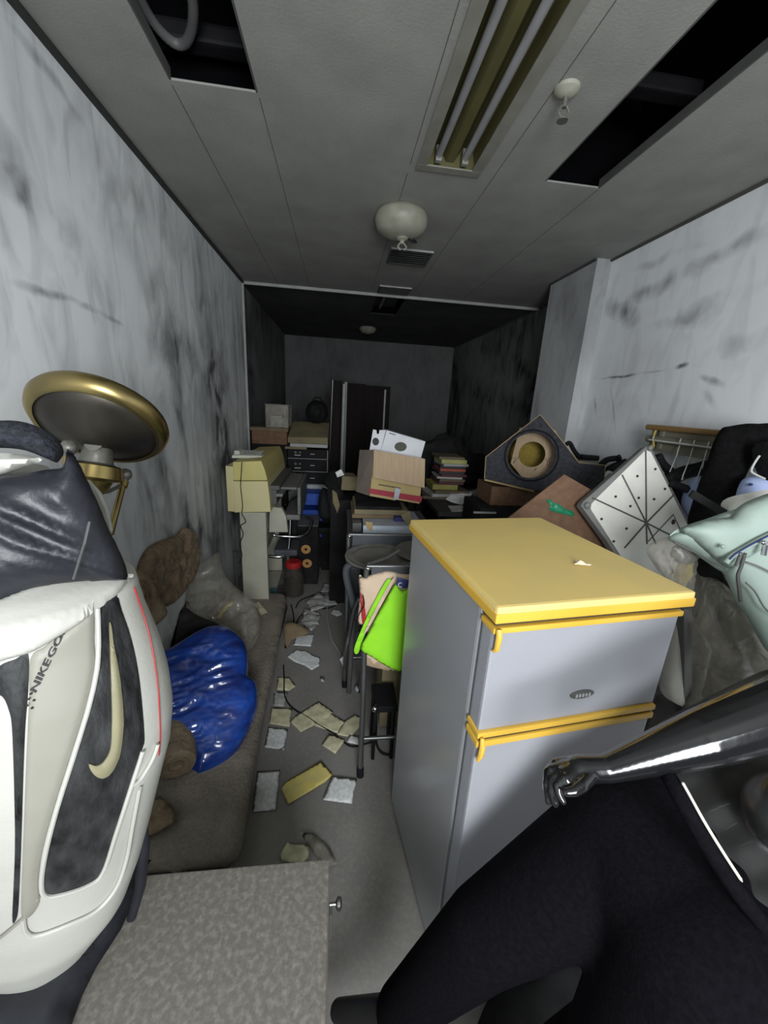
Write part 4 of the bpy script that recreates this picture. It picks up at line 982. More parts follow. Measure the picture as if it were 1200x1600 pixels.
# dark chair back near centre
c = PY(517,770,3.05)
DC = thing('dark_chair', 'black padded chair with rounded back behind the tower speaker', 'chair', (c.x, 3.1, 0))
obj('backrest', pillow([(497,800),(500,768),(512,760),(528,768),(538,782),(541,800),(530,812),(505,812)], (c.x,3.02,c.z), (0,-1,.2), .02, .03, .03, .02), M['black'], DC, smooth=True)
obj('frame', MB().tube(smooth_poly([tuple(PY(x,y,3.0)) for x,y in ((505,760),(520,768),(535,782),(541,805),(541,840))], 5, False), .008), M['steel'], DC, smooth=True)
obj('seat', MB().box((c.x-.12,3.1,.40),(c.x+.12,3.3,.46), bev=.02), M['black'], DC)
for dx in (-.10,.10): obj('leg', MB().tube([(c.x+dx,3.12,.41),(c.x+dx,3.12,.0)], .01), M['steel'], DC, smooth=True)

# cartons left of the main carton
def rotbox(name, c, size, rot, m, label, cat, **k):
    T = Matrix.Translation(Vector(c)) @ Euler(rot).to_matrix().to_4x4()
    return obj(name, MB().box((-size[0]/2,-size[1]/2,-size[2]/2),(size[0]/2,size[1]/2,size[2]/2), T), m, bevel=.004, label=label, cat=cat, **k)
c = PY(543,752,2.75)
rotbox('small_carton', c, (.11,.16,.10), (0,.05,.15), M['cardolive'], 'small olive carton left of the crimson-banded carton', 'carton')
c = PY(538,797,2.75)
tag_obj('dark_crate', MB().box((c.x-.10,2.66,0),(c.x+.08,2.9,PY(543,771,2.75).z-.03)), M['soot'], 'dark crate under the small olive carton', 'crate')
c = PY(523,750,2.72)
tag_obj('black_sack', MB().blob(c, (.07,.07,.07), sub=3, amp=.2, freq=2, seed=6).blob(c+Vector((0,0,-.11)), (.06,.06,.08), sub=3, amp=.2, freq=2, seed=8), M['soot'], 'crumpled black sack beside the small olive carton', 'sack', smooth=True)
tag_obj('white_tag', pillow([(524,738),(533,733),(538,742),(527,746)], PY(530,740,2.66), (0,-1,.1), .004,.004,.01,.01,None,0), M['paperw'], 'small white tag on the black sack', 'tag')
tag_obj('carton_flap', pillow([(519,765),(526,770),(531,790),(527,802),(520,785)], PY(526,780,2.648), (.0,-1,.0), .004,.004,.01,.01,None,0), M['cardolive'], 'torn olive carton flap hanging below the black sack', 'carton flap')

# ================================================================== TALL WARDROBE PANELS at the back
yw = 4.9
WD = thing('wardrobe', 'tall dark brown wardrobe with pale edge strips at the back', 'wardrobe', (.3, yw+.2, 0))
a = PY(540,597,yw); b = PY(606,606,yw)
obj('door', MB().box((a.x+.02,yw,.02),(.32,yw+.03,a.z-.01)), M['darkwood'], WD)
obj('door', MB().box((.325,yw,.02),(b.x,yw+.03,a.z-.03)), M['darkwood'], WD)
obj('body', MB().box((a.x+.02,yw+.035,.0),(b.x+.04,yw+.45,a.z-.02)), M['darkwood'], WD)
obj('edge_strip', MB().box((a.x-.01,yw-.03,.0),(a.x+.02,yw+.005,a.z)), M['greyprint'], WD, label='pale vertical edge strip')
obj('edge_strip', MB().box((b.x-.04,yw-.01,.0),(b.x-.02,yw,a.z-.06)), M['greyprint'], WD)
yq = 4.2; a = PY(520,594,yq); b = PY(532,594,yq)
t_ = thing('leaning_panel', 'narrow dark panel with bright metal edge left of the wardrobe', 'panel', (a.x, yq, 0))
bt = PY(516,680,yq)
obj('board', MB().prism([Vector((bt.x-.02,yq,0)),Vector((b.x+.03,yq,0)),Vector((b.x+.02,yq,a.z)),Vector((a.x,yq,a.z))], (0,.03,0)), M['darkwood'], t_)
obj('metal_edge', MB().tube([Vector((bt.x-.03,yq-.004,0)),Vector((a.x,yq-.004,a.z))], .006), M['chrome'], t_)
tag_obj('steel_pole', MB().tube([PY(538,600,3.9), Vector((PY(533,720,3.9).x,3.9,0))], .016), M['trimw'], 'thin grey upright pole in front of the wardrobe', 'pole', smooth=True)

# ================================================================== CENTRE STACK: cabinet, white case, cartons
yc = 1.98
ca = PY(548,836,yc+.0)
DCB = thing('metal_cabinet', 'dark metal cabinet behind the folding chairs carrying the cartons', 'cabinet', (.32, 2.2, 0))
ztc = PY(600,836,yc).z - .0
obj('body', MB().box((.07, yc, 0), (.56, yc+.5, ztc-.01), bev=.006), M['padg'], DCB)
obj('top_panel', MB().box((.065, yc-.004, ztc-.01), (.565, yc+.505, ztc)), M['dgrey'], DCB)
# white flat case (player) on it
A = PY(567,834,yc-.02); B = PY(647,835,yc-.02); At = PY(568,818,yc-.02)
wc = thing('disc_player', 'flat pale metal player box on the dark cabinet behind the round lids', 'player', ((A.x+B.x)/2, yc+.1, ztc+.002))
hz = max(.045, At.z-A.z)
zc0 = ztc+.003
fl = PY(548,800,yc+.0)
obj('casing', MB().prism([Vector((A.x,yc-.02,zc0)), Vector((B.x+.05,yc-.02,zc0)), Vector((B.x+.05,yc+.27,zc0)), Vector((A.x+.01-.0,yc+.27,zc0))], (0,0,hz)), M['bluegrey'], wc, bevel=.003)
obj('front_panel', MB().box((A.x,yc-.026,zc0),(B.x+.05,yc-.02,zc0+hz)), mat('pale_front', (.52,.58,.66), rough=.45), wc)
obj('sticker', MB().prism([PY(571,815,yc-.03),PY(582,816,yc-.03),PY(582,830,yc-.03),PY(573,826,yc-.03)], (0,.003,0)), M['cardy'], wc, label='peeling yellow sticker')
tag_obj('dark_box', MB().box((A.x-.055,yc+.03,zc0),(A.x-.005,yc+.30,zc0+hz*.9), bev=.003), M['dgrey'], 'narrow dark box left of the pale player', 'box')
# magazines between
zm = zc0+hz+.002
a = PY(546,812,yc+.22); b = PY(637,812,yc+.22)
for k,(th,mk,lb) in enumerate(((.022,'carddark','dusty brown folder, lowest in the pile under the banded carton'),(.028,'cardolive','mottled olive folder in the pile under the banded carton'),(.018,'soot','black folder in the pile under the banded carton'))):
    tag_obj('folder', MB().box((a.x+.01+.012*k,yc+.10,zm),(b.x-.03*k,yc+.42,zm+th), bev=.004), M[mk], lb, 'folder', group='folders under the banded carton'); zm += th+.001
tag_obj('book', MB().box((PY(620,810,yc+.1).x-.02,yc+.055,zc0+hz+.002),(PY(632,810,yc+.1).x+.02,yc+.095,zc0+hz+.024)), M['navy'], 'small blue book poking out on the pale player', 'book')
tag_obj('carton_scrap', pillow([(626,804),(640,798),(644,812),(641,824),(630,812)], PY(636,812,yc+.0), (0,-1,.5), .004,.003,.01,.01,None,0), M['cardolive'], 'folded yellowish scrap on the right edge of the pale player', 'scrap')
# banded carton: leaning roll, seen face on
yk = yc+.06
c0 = PY(578,775,yk); c1 = PY(657,789,yk); c2_ = PY(664,718,yk); c3 = PY(585,703,yk)
KB = thing('cardboard_carton', 'open cardboard carton with crimson band tilted on top of the centre pile', 'carton', ((c0.x+c1.x)/2, yk+.1, min(c0.z,c1.z)))
back = Vector((-.02,.30,.0))
t_ = .005
mb = MB(); mb.prism([c0,c1,c2_,c3], Vector((0,.006,0)))
obj('front_wall', mb, M['cardy'], KB)
lb0 = PY(556,768,yk+.16); lb3 = PY(562,703,yk+.20)
mb = MB(); vs = [mb.bm.verts.new(p) for p in (c0, c3, lb3, lb0)]; mb.bm.faces.new(vs)
mb2 = MB().prism([c0, c3, lb3, lb0], Vector((.006,.002,0))); mb.bm.free()
obj('side_wall', mb2, M['cardside'], KB)
obj('bottom_panel', MB().prism([c0, c1, c1+Vector((0,.28,.01)), lb0], Vector((0,0,.006))), M['cardside'], KB)
obj('side_wall', MB().prism([c1, c2_, c2_+Vector((0,.28,.0)), c1+Vector((0,.28,.01))], Vector((-.006,0,0))), M['cardside'], KB)
obj('back_wall', MB().prism([lb0, c1+Vector((0,.28,.01)), c2_+Vector((0,.28,.0)), lb3], Vector((0,.006,0))), M['card'], KB)
fl_ = [PY(x,y,yk-.035) for x,y in ((583,746),(663,762),(664,718),(582,704))]
fl_[2].y = yk-.004; fl_[3].y = yk-.004
fl_[2] = PY(664,717,yk-.004); fl_[3] = PY(584,703,yk-.004)
obj('front_flap', MB().prism(fl_, Vector((0,-.004,0))), M['card'], KB, label='plain front flap folded down')
bd = lambda x,y: PY(x,y,yk-.003)
obj('crimson_band', MB().prism([bd(577,771),bd(658,785),bd(660,776),bd(577,763)], (0,.002,0)), M['redprint'], KB)
obj('tape_label', MB().prism([bd(615,780),bd(622,781),bd(626,764),bd(618,762)], (0,-.002,0)), M['bluegrey'], KB)
mb = MB()
for i in range(12):
    x = 592+i*2.9; mb.prism([bd(x,756+i*.5),bd(x+1.9,756.3+i*.5),bd(x+1.9,758.6+i*.5),bd(x,758.2+i*.5)], (0,-.0008,0))
obj('print_marks', mb, M['ink'], KB)
# white carton inside
yi = yk+.08
w = [PY(x,y,yi) for x,y in ((594,708),(604,672),(665,690),(656,722))]
w2 = [PY(x,y,yi) for x,y in ((577,702),(582,671),(593,672),(604,672),(594,708))]
WBX = thing('white_carton', 'white glossy carton with round dark cut-outs standing in the open carton', 'carton', (w[0].x, yi, w[0].z))
wp = obj('front_panel', MB().prism([w[0],w[1],w[2],w[3]], (0,.10,0)), M['white'], WBX, bevel=.002)
obj('side_panel', MB().prism([PY(577,706,yi-.004),PY(583,671,yi-.004),PY(588,672,yi-.004),PY(589,678,yi-.004),PY(592,678,yi-.004),PY(593,672,yi-.004),PY(603,672,yi-.004),PY(594,708,yi-.004)], (0,.01,0)), M['white'], WBX)
def oval(cx, cy, rx, ry, y, m, par, th=.002, n=24, name='dark_oval'):
    return obj(name, MB().prism([PY(cx+rx*math.cos(a), cy+ry*math.sin(a), y) for a in [k*2*PI/n for k in range(n)]], (0,th,0)), m, par)
oval(587,690,5.2,6, yi-.0065, M['ink'], WBX, name='round_hole'); oval(626,698,9.5,7.2, yi-.003, M['cardolive'] if False else mat('dark_green_print',(.05,.055,.035)), WBX)
obj('print_marks', MB().prism([PY(608,676,yi-.002),PY(618,679,yi-.002),PY(618,680.3,yi-.002),PY(608,677.3,yi-.002)], (0,.001,0)), M['ink'], WBX)

# ================================================================== FOLDING CHAIRS
def folding_chair(name, label, x0, x1, yb_, zt, yfoot, yfront, padm, group=None, rivets=True, seat_len=.36):
    C_ = thing(name, label, 'chair', ((x0+x1)/2, (yfoot+yfront)/2, 0), group=group)
    bp = obj('backrest', MB().box((x0+.018, yb_-.012, zt-.20), (x1-.018, yb_+.012, zt-.006), bev=.006), padm, C_)
    for x in (x0, x1):
        f_ = obj('side_frame', MB().tube([(x,yb_+.0,zt-.01),(x,yb_-.01,zt-.2),(x,(yb_+yfoot)/2-.02,.46),(x,yfoot,.016)], .0115, 12), M['steel'], C_, smooth=True)
        obj('rubber_foot', MB().tube([(x,yfoot+.004,.04),(x,yfoot-.002,.0)], [.0145,.0155], 12), M['black'], f_, smooth=True)
        g_ = obj('leg', MB().tube([(x+(.022 if x==x0 else -.022),yb_+.03,.50),(x+(.022 if x==x0 else -.022),yfront,.012)], .0105, 12), M['steel'], C_, smooth=True)
        obj('rubber_foot', MB().tube([(x+(.022 if x==x0 else -.022),yfront-.003,.035),(x+(.022 if x==x0 else -.022),yfront,.0)], [.0135,.0145], 12), M['black'], g_, smooth=True)
        if rivets: obj('rivet', MB().blob((x+.004,yb_-.014,zt-.012), (.012,.007,.008), sub=2), M['chrome'], C_, smooth=True)
    obj('top_rail', MB().tube([(x0,yb_,zt-.008),(x1,yb_,zt-.008)], .0085, 10), M['steel'], C_, smooth=True)
    obj('seat', MB().box((x0+.03,yb_-.0,.438),(x1-.03,yb_+seat_len,.468), bev=.012), padm, C_)
    obj('cross_bar', MB().tube([(x0,yfoot+.03,.16),(x1,yfoot+.03,.16)], .008), M['steel'], C_, smooth=True)
    return C_
p = PY(573,884,1.38)
folding_chair('folding_chair', 'front folding chair with black vinyl back, draped with cloth bags', p.x, p.x+.42, 1.38, p.z+.006, 1.235, 1.72, M['padg'])
p = PY(545,834,1.84)
folding_chair('folding_chair', 'rear folding chair with grey back, just before the dark cabinet', p.x, p.x+.42, 1.84, p.z+.004, 1.76, 1.93, M['padg'], seat_len=.10)
# box on first seat carrying round lids
zl = PZ(590,868,.80)
tag_obj('dark_box', MB().box((.12,1.44,.472),(.50,1.73,.787), bev=.006), M['soot'], 'dark box standing on the front folding chair under the round lids', 'box')
def roundlid(cx, cy, z, r, label):
    t = thing('round_lid', label, 'lid', (cx,cy,z), group=None)
    T = Matrix.Translation((cx,cy,z))
    obj('disc', MB().lathe([(r*.9,0),(r,.006),(r,.014),(r*.96,.016),(r*.9,.010),(r*.80,.010),(r*.78,.013),(r*.74,.009),(.01,.009)], T, 56), M['traym'], t, smooth=True, autosm=False)
    obj('rim_ring', MB().tube([(cx+r*math.cos(a),cy+r*math.sin(a),z+.012) for a in [k*PI/24 for k in range(48)]], .004, 6, closed=True), M['mgrey'], t, smooth=True)
a = PZ(540,870,.80); b = PZ(641,866,.80)
r = (b.x-a.x)/2
cxl = (a.x+b.x)/2; cyl = PZ(590,870,.80).y
roundlid(cxl, cyl, .79, r, 'large dusty round tray on the dark box behind the cloth bags')
roundlid(cxl+r*1.45, cyl+.03, .808, r*.9, 'second dusty round tray overlapping, nearly hidden by the refrigerator')
tag_obj('flat_bar', MB().tube([PY(576,884,1.40)+Vector((0,0,.004)), PZ(605,872,.83), PZ(624,860,.85)], [.008,.008,.007], 8), M['mgrey'], 'grey flat bar lying across the round tray', 'bar', smooth=True)
# armrest strap and second tubes at left of chairs
AC = thing('chair_frame', 'dark curved chair arm and legs left of the front folding chair', 'chair', (.08, 1.7, 0))
obj('curved_arm', MB().tube(smooth_poly([tuple(PY(x,y,1.68)) for x,y in ((560,882),(546,884),(541,892),(543,910),(550,935),(556,960),(558,985))], 5, False), [.012]*5+[.018]*26, 10), M['padg'], AC, smooth=True, autosm=False)
obj('leg', MB().tube(smooth_poly([tuple(PY(x,y,1.62)) for x,y in ((562,935),(553,955),(546,990),(540,1020))]+[tuple(PZ(541,1045,.10))], 5, False), .011, 10), M['steel'], AC, smooth=True, autosm=False)
obj('leg', MB().tube([PY(553,968,1.66), PY(549,1010,1.66), PZ(545,1082,.0)], .013, 10), M['dgrey'], AC, smooth=True)
# shelf things seen under the bags
p = PY(583,1094,1.33)
tag_obj('olive_box', MB().box((PY(593,1090,1.5).x,1.46,.02),(PY(622,1090,1.5).x+.1,1.66,.40), bev=.004), M['cardolive'], 'olive printed box standing under the front folding chair', 'box')
sl = thing('low_stool', 'low black stool with a chrome knob behind the refrigerator', 'stool', (p.x+.1, 1.36, 0))
obj('seat', MB().box((p.x+.0,1.29,p.z-.03),(p.x+.10,1.43,p.z+.0), bev=.006), M['black'], sl)
obj('chrome_knob', MB().blob((p.x+.004,1.286,p.z-.006), (.013,.010,.013), sub=3), M['chrome'], sl, smooth=True)
for dx in (.01,.09): obj('leg', MB().tube([(p.x+dx,1.31,p.z-.03),(p.x+dx,1.31,0)], .008), M['black'], sl, smooth=True)
for dx in (.01,.09): obj('leg', MB().tube([(p.x+dx,1.41,p.z-.03),(p.x+dx,1.41,0)], .008), M['black'], sl, smooth=True)
cable([(587,1100,.3),(588,1130,.15),(588,1160,.03),(596,1176),(612,1180)], .005, 'black', 'thick black cable hanging below the low stool')

# cloth bags over the chair back
n = Vector((-.1,-1,.12))
BPE = thing('cloth_bag', 'peach canvas tote hanging over the front folding chair', 'tote bag', PY(585,960,1.35))
obj('body', pillow([(560,905),(563,898),(568,902),(585,896),(605,892),(625,896),(645,904),(642,960),(632,1040),(600,1046),(568,1035),(567,1010),(572,978),(561,976),(559,960),(562,930)], (.2,1.350,.72), n, .012, .008, .03, .012, folds(.008, 14, 5, 2)), M['peach'], BPE, smooth=True, autosm=False)
obj('red_stripe', pillow([(563,926),(567,935),(571,955),(572,975),(567,977),(564,950)], (.2,1.334,.72), n, .003,.002,.006,.008,None), M['red'], BPE)
obj('handle', MB().tube(smooth_poly([tuple(PY(x,y,1.33)) for x,y in ((567,930),(569,945),(562,958),(558,972),(565,985))], 5, False), .0022, 6), M['black'], BPE)
obj('navy_print', pillow([(604,912),(608,911),(606,920),(602,922)], (.2,1.334,.72), n, .003,.002,.006,.008,None,0), M['navy'], BPE)
BLM = thing('cloth_bag', 'bright lime green cloth bag hanging in front of the peach tote', 'tote bag', PY(600,980,1.30))
obj('back_panel', pillow([(606,905),(612,912),(590,950),(572,985),(560,1020),(553,1016),(562,990),(580,950),(597,918)], (.2,1.322,.72), n, .006, .004, .02, .012, None), M['lime'], BLM, smooth=True)
obj('strap', pillow([(612,906),(616,908),(596,945),(574,985),(570,986),(590,945)], (.2,1.312,.72), n, .004, .003, .01, .01, None), M['peach'], BLM)
gz = 920
obj('front_panel', pillow([(618,913),(626,922),(634,922),(648,914),(663,985),(655,1030),(628,1049),(606,1042),(580,1026),(563,1014),(575,990),(590,960),(604,935)], (.2,1.300,.72), n, .008, .006, .03, .012, folds(.004, 9, 5, 6)), M['lime'], BLM, smooth=True, autosm=False)
tg = obj('navy_tag', pillow([(621,902),(640,907),(636,919),(626,919),(619,914)], (.2,1.292,.72), n, .003, .002, .006, .008, None, 0), M['navy'], BLM, label='navy tag with a pale ring mark')
obj('ring_mark', MB().tube([PP(626+3.6*math.cos(a), 914+3.2*math.sin(a), Vector((.2,1.288,.72)), n) for a in [k*PI/9 for k in range(3, 16)]], .0018, 6), M['paperw'], tg)
tag_obj('brown_bag', pillow([(569,1022),(590,1032),(610,1043),(608,1048),(580,1042),(568,1038)], (.2,1.338,.72), n, .004, .003, .01, .01, None, 0), M['card'], 'edge of a brown paper bag under the lime bag', 'paper bag')
tag_obj('yellow_cloth', pillow([(638,902),(648,898),(648,914),(641,918)], (.2,1.335,.72), n, .004,.003,.01,.01,None,0), M['yellowtape'], 'sliver of yellow cloth behind the lime bag by the refrigerator', 'cloth')

# ================================================================== DESK with books behind the fridge
zd = .83
yd0 = 2.42
DK = thing('desk', 'dark desk behind the refrigerator covered with books and papers', 'desk', (1.15, 2.7, 0))
obj('top', MB().box((.66,2.36,zd-.03),(1.50,3.16,zd), bev=.003), M['deskm'], DK)
obj('front_rail', MB().box((.68,2.37,zd-.12),(1.50,2.39,zd-.03)), M['soot'], DK)
for x,y in ((.69,2.39),(1.47,2.39),(.69,3.12),(1.47,3.12)): obj('leg', MB().box((x-.02,y-.02,0),(x+.02,y+.02,zd-.03)), M['soot'], DK)
yb0 = 2.72
books = [('ochre',.038,-.04,.0,'olive yellow book at the bottom of the book stack'),('maroon',.022,.0,.01,'maroon book second from the bottom of the book stack'),('brown',.020,.01,0,'brown book third from the bottom of the book stack'),
         ('white',.014,-.005,-.02,'thin white book low in the book stack'),('maroon',.020,.02,.0,'dark maroon book above the thin white one in the stack'),('black',.020,.0,.0,'black book under the orange red one in the stack'),('red',.018,.01,-.01,'orange red book in the middle of the stack'),('black',.018,.005,.0,'black book over the orange red one in the stack'),
         ('grey',.018,.02,.02,'pale grey book near the top of the stack'),('yellow',.030,.01,.0,'yellow book second from the top of the stack'),('brown',.018,-.01,.0,'brown book topmost on the stack')]
bxc = PY(706,740,yb0)
z = zd+.001
# newspapers below the stack
for k in range(3):
    w_ = .17-.02*k
    tag_obj('newspaper', MB().box((-w_,-.13,0),(w_,.13,.022), Matrix.Translation((bxc.x-.02+.012*(k%3),yb0+.10,z)) @ Matrix.Rotation((-.12,.1,.05,-.2,.15,.02)[k],4,'Z'), bev=.003), M['paperg'] if k%2 else M['book']['brown'],
            ('folded newspaper at the bottom, flat on the dark desk under the books','brown newspaper between two grey ones under the books','greyed newspaper directly under the olive yellow book')[k], 'newspaper', group='newspapers under the books'); z += .0235
for key, th, dx, rz, lb in books:
    b_ = thing('book', lb, 'book', (bxc.x+dx, yb0+.12, z), (0,0,rz*3), group='books stacked on the desk')
    obj('cover', MB().box((-.095,-.12,0),(.095,.12,th), bev=.002), M['book'][key], b_, world_in=False)
    obj('pages', MB().box((.07,-.115,.002),(.0965,.115,th-.002)), M['book']['white'], b_, world_in=False)
    z += th+.0008
tag_obj('white_sheet', pillow([(696,780),(710,766),(739,770),(731,781),(722,789),(706,785)], PZ(717,786,zd+.008), (0,-.35,.93), .003,.002,.02,.012,folds(.006,9,9,2),0), M['paperw'], 'white sheet of paper lying on the dark desk', 'paper', smooth=True)
tag_obj('grey_sheet', pillow([(700,790),(722,790),(736,793),(733,799),(706,800)], PZ(717,798,zd+.004), (0,-.2,.98), .002,.002,.02,.012,None,0), M['paperg'], 'grey sheet hanging over the front edge of the dark desk', 'paper')
for k,(x,y) in enumerate(((686,770),(744,772),(748,745))):
    c = PZ(x,y,zd+.02); c.y = min(c.y, 3.05); tag_obj('crumpled_paper', MB().blob((c.x,c.y,c.z), (.06,.05,.03), sub=3, amp=.35, freq=2.5, seed=k), M['paperg'] if k<2 else M['soot'],
        ('crumpled newspaper left of the white sheet on the desk','crumpled newspaper right of the white sheet on the desk','black crumpled bag right of the book stack')[k], 'paper' if k<2 else 'bag', smooth=True)
c = PY(700,695,3.0)
tag_obj('black_sack', MB().blob((c.x+.05,3.36,1.03), (.25,.14,.22), sub=4, amp=.25, freq=1.6, seed=4).blob((c.x+.33,3.36,.95), (.22,.14,.15), sub=4, amp=.25, freq=1.6, seed=9), M['soot'], 'large black sack behind the book stack', 'sack', smooth=True)
tag_obj('back_table', MB().box((.62,3.24,.0),(1.6,3.7,.80)).box((.2,3.75,0),(1.0,4.1,.95)), M['soot'], 'dark furniture in shadow behind the desk', 'furniture')

# ================================================================== SUBWOOFER BOX on the desk
ysb = 2.02
sn = Vector((-.42,-.9,.12)).normalized(); sp0 = PY(832,712,ysb)
sub_out = [(757,748),(759,714),(800,682),(844,648),(876,686),(905,723),(946,727),(944,758),(930,775),(880,768),(835,766)]
SW = thing('subwoofer_box', 'charcoal carpeted subwoofer box with empty round speaker hole', 'speaker box', (sp0.x, sp0.y+.1, PY(800,766,ysb).z))
outer = [PP(x,y,sp0,sn) for x,y in sub_out]
U = Vector((0,0,1)).cross(sn).normalized(); V = sn.cross(U).normalized()
o2 = [((p-sp0).dot(U), (p-sp0).dot(V)) for p in outer]
hc = PP(830,712,sp0,sn)-sp0; hr_ = abs((PP(868,712,sp0,sn)-PP(793,712,sp0,sn)).length)/2
circ = [(hc.dot(U)+hr_*math.cos(k*PI/20), hc.dot(V)+hr_*math.sin(k*PI/20)) for k in range(40)]
def ring_plate(mb, outer2, inner2, o, n, th):
    pts = [Vector(p) for p in outer2] + [Vector(p) for p in inner2]; no = len(outer2); ni = len(inner2)
    edges = [(i,(i+1)%no) for i in range(no)] + [(no+i, no+(i+1)%ni) for i in range(ni)]
    v, e, f, *_ = delaunay_2d_cdt(pts, edges, [], 0, 1e-7)
    po = [Vector(p) for p in outer2]; pi_ = [Vector(p) for p in inner2]
    A = [mb.bm.verts.new(o + U*q.x + V*q.y) for q in v]; B = [mb.bm.verts.new(o + U*q.x + V*q.y - n*th) for q in v]
    for t in f:
        c = (v[t[0]]+v[t[1]]+v[t[2]])/3
        if inside(c, po) and not inside(c, pi_):
            mb.bm.faces.new([A[i] for i in t]); mb.bm.faces.new([B[i] for i in reversed(t)])
    for ring, k0, kn in ((outer2,0,no),(inner2,no,ni)):
        for i in range(kn):
            a, b = k0+i, k0+(i+1)%kn
            try: mb.bm.faces.new((A[a],A[b],B[b],B[a]))
            except Exception: pass
    return mb
if (sp0 - CAMP).dot(sn) > 0: sn = -sn
fpn = obj('front_baffle', ring_plate(MB(), o2, circ, sp0, sn, .018), M['subcarpet'], SW)
obj('hole_rim', MB().tube([sp0+U*(hc.dot(U)+hr_*1.12*math.cos(k*PI/24))+V*(hc.dot(V)+hr_*1.12*math.sin(k*PI/24))+sn*.002 for k in range(48)], .005, 6, closed=True), M['black'], SW, smooth=True)
dep = .30
mb = MB(); n_ = len(outer); inn = [sp0+U*(a[0]*.97)+V*(a[1]*.97) for a in o2]
back = -sn*dep
for i in range(n_):
    a, b = outer[i]-sn*.018, outer[(i+1)%n_]-sn*.018; ai, bi = inn[i]-sn*.018, inn[(i+1)%n_]-sn*.018
    vs = [mb.bm.verts.new(p) for p in (a,b,b+back,a+back,ai,bi,bi+back,ai+back)]
    for f in ((0,1,2,3),(4,7,6,5),(0,4,5,1),(3,2,6,7)): mb.bm.faces.new([vs[k] for k in f])
obj('side_panels', mb, M['subcarpet'], SW)
obj('back_panel', MB().prism([p-sn*(dep+.018) for p in inn], -sn*.012), M['olive'], SW)
obj('edge_wear', MB().tube([p+sn*.001 for p in outer[:8]], .0022, 6), M['mdf'], SW)
obj('base_panel', MB().prism([outer[0]-sn*.02, outer[-1]-sn*.02, outer[-1]-sn*.26, outer[0]-sn*.26], (0,0,-.012)), M['mdf'], SW)
# inner board with its own hole
ib = sp0 - sn*.13
q = lambda x,y: PP(x,y,ib,sn)-ib
ip = [(q(*p).dot(U), q(*p).dot(V)) for p in ((798,724),(812,668),(868,672),(886,712),(855,742),(834,756),(816,746))]
cc = q(831,710); r2 = (PP(852,710,ib,sn)-PP(810,710,ib,sn)).length/2
ci = [(cc.dot(U)+r2*math.cos(k*PI/16), cc.dot(V)+r2*math.sin(k*PI/16)) for k in range(32)]
ibd = obj('inner_board', ring_plate(MB(), ip, ci, ib, sn, .012), M['card'], SW)
mb = MB()
for line in (((798,718),(806,714),(802,724),(812,712)),((852,716),(856,722),(853,728),(860,724),(857,718),(862,714)),((834,736),(838,731))):
    mb.tube([PP(x,y,ib+sn*.002,sn) for x,y in line], .0015, 5)
obj('pen_marks', mb, M['ink'], ibd)
# brown box below it
zsb = min(p.z for p in outer)
a = PY(768,752,2.14); b = PY(800,784,2.14)
tag_obj('brown_box', MB().box((a.x,2.12,b.z-.02),(1.38,2.36,zsb-.015), bev=.003), M['brownboard'], 'brown wooden box under the subwoofer box', 'box')
sup = thing('low_shelf', 'dark shelf unit behind the refrigerator under the brown box', 'shelf', (1.1, 2.2, 0))
obj('body', MB().box((PY(752,790,2.05).x,2.05,0),(1.40,2.355,b.z-.022)), M['soot'], sup)
obj('edge_strip', MB().box((PY(740,795,2.05).x,2.04,b.z-.05),(PY(775,795,2.05).x,2.05,b.z-.04)), M['trimw'], sup)

# brown hardboard with green tape
n1 = Vector((-.05,-1,.25)).normalized(); p1 = PY(870,790,1.42)
BB = thing('hardboard_sheet', 'brown hardboard sheet with green tape leaning behind the refrigerator', 'board', PY(870,850,1.45))
out = [PP(x,y,p1,n1) for x,y in ((760,836),(882,741),(934,771),(968,850),(960,900),(760,900))]
obj('sheet', MB().prism(out, -n1*.012 if n1.dot(p1-CAMP)<0 else n1*.012), M['brownboard'], BB, bevel=.002)
n1f = n1 if n1.dot(p1-CAMP) < 0 else -n1
obj('green_tape', pillow([(853,781),(860,780),(866,786),(872,787),(884,796),(894,798),(898,804),(894,807),(880,803),(870,801),(857,796),(860,790)], p1+n1f*.003, n1f, .003,.002,.006,.006,folds(.003,40,40),0), M['greentape'], BB, label='crumpled green tape')

# white drain panel leaning
n2 = Vector((-.02,-1,.35)).normalized(); p2 = PY(990,780,1.36)
WP = thing('drain_panel', 'white square floor panel with radiating dark grooves leaning on its corner', 'panel', PY(1010,880,1.36))
pq = lambda x,y,o=0: PP(x,y,p2+n2*o,n2)
obj('frame', MB().prism([pq(x,y) for x,y in ((1010,697),(1018,700),(1085,830),(1120,900),(1060,960),(1000,930),(948,845),(908,790),(912,783))], -n2*.035), M['mgrey'], WP, bevel=.004)
fc = obj('white_face', MB().prism([pq(x,y,.002) for x,y in ((1009,703),(1017,706),(1081,833),(1112,900),(1056,950),(1004,922),(955,845),(924,797),(922,790),(930,781))], -n2*.004), M['tray'], WP, bevel=.001)
mb = MB()
ctr = (1010,817)
for x,y in ((1009,704),(972,742),(926,778),(976,856),(1011,850),(1025,850),(1054,772),(1065,845)):
    mb.tube([pq(*ctr,.003), pq(x,y,.003)], .0032, 6)
mb.tube([pq(1013,846,.003), pq(1052,804,.003), pq(1062,826,.003)], .002, 6)
obj('grooves', mb, M['dgrey'], fc)
mb = MB()
for x,y in ((996,744),(1024,733),(962,776),(985,791),(998,778),(1022,780),(1039,764),(940,811),(979,826),(959,846)):
    mb.blob(pq(x,y,.003), (.0055,.003,.0055), sub=2)
mb.blob(pq(1052,816,.003), (.008,.004,.012), sub=2)
obj('peg_holes', mb, M['ink'], fc)
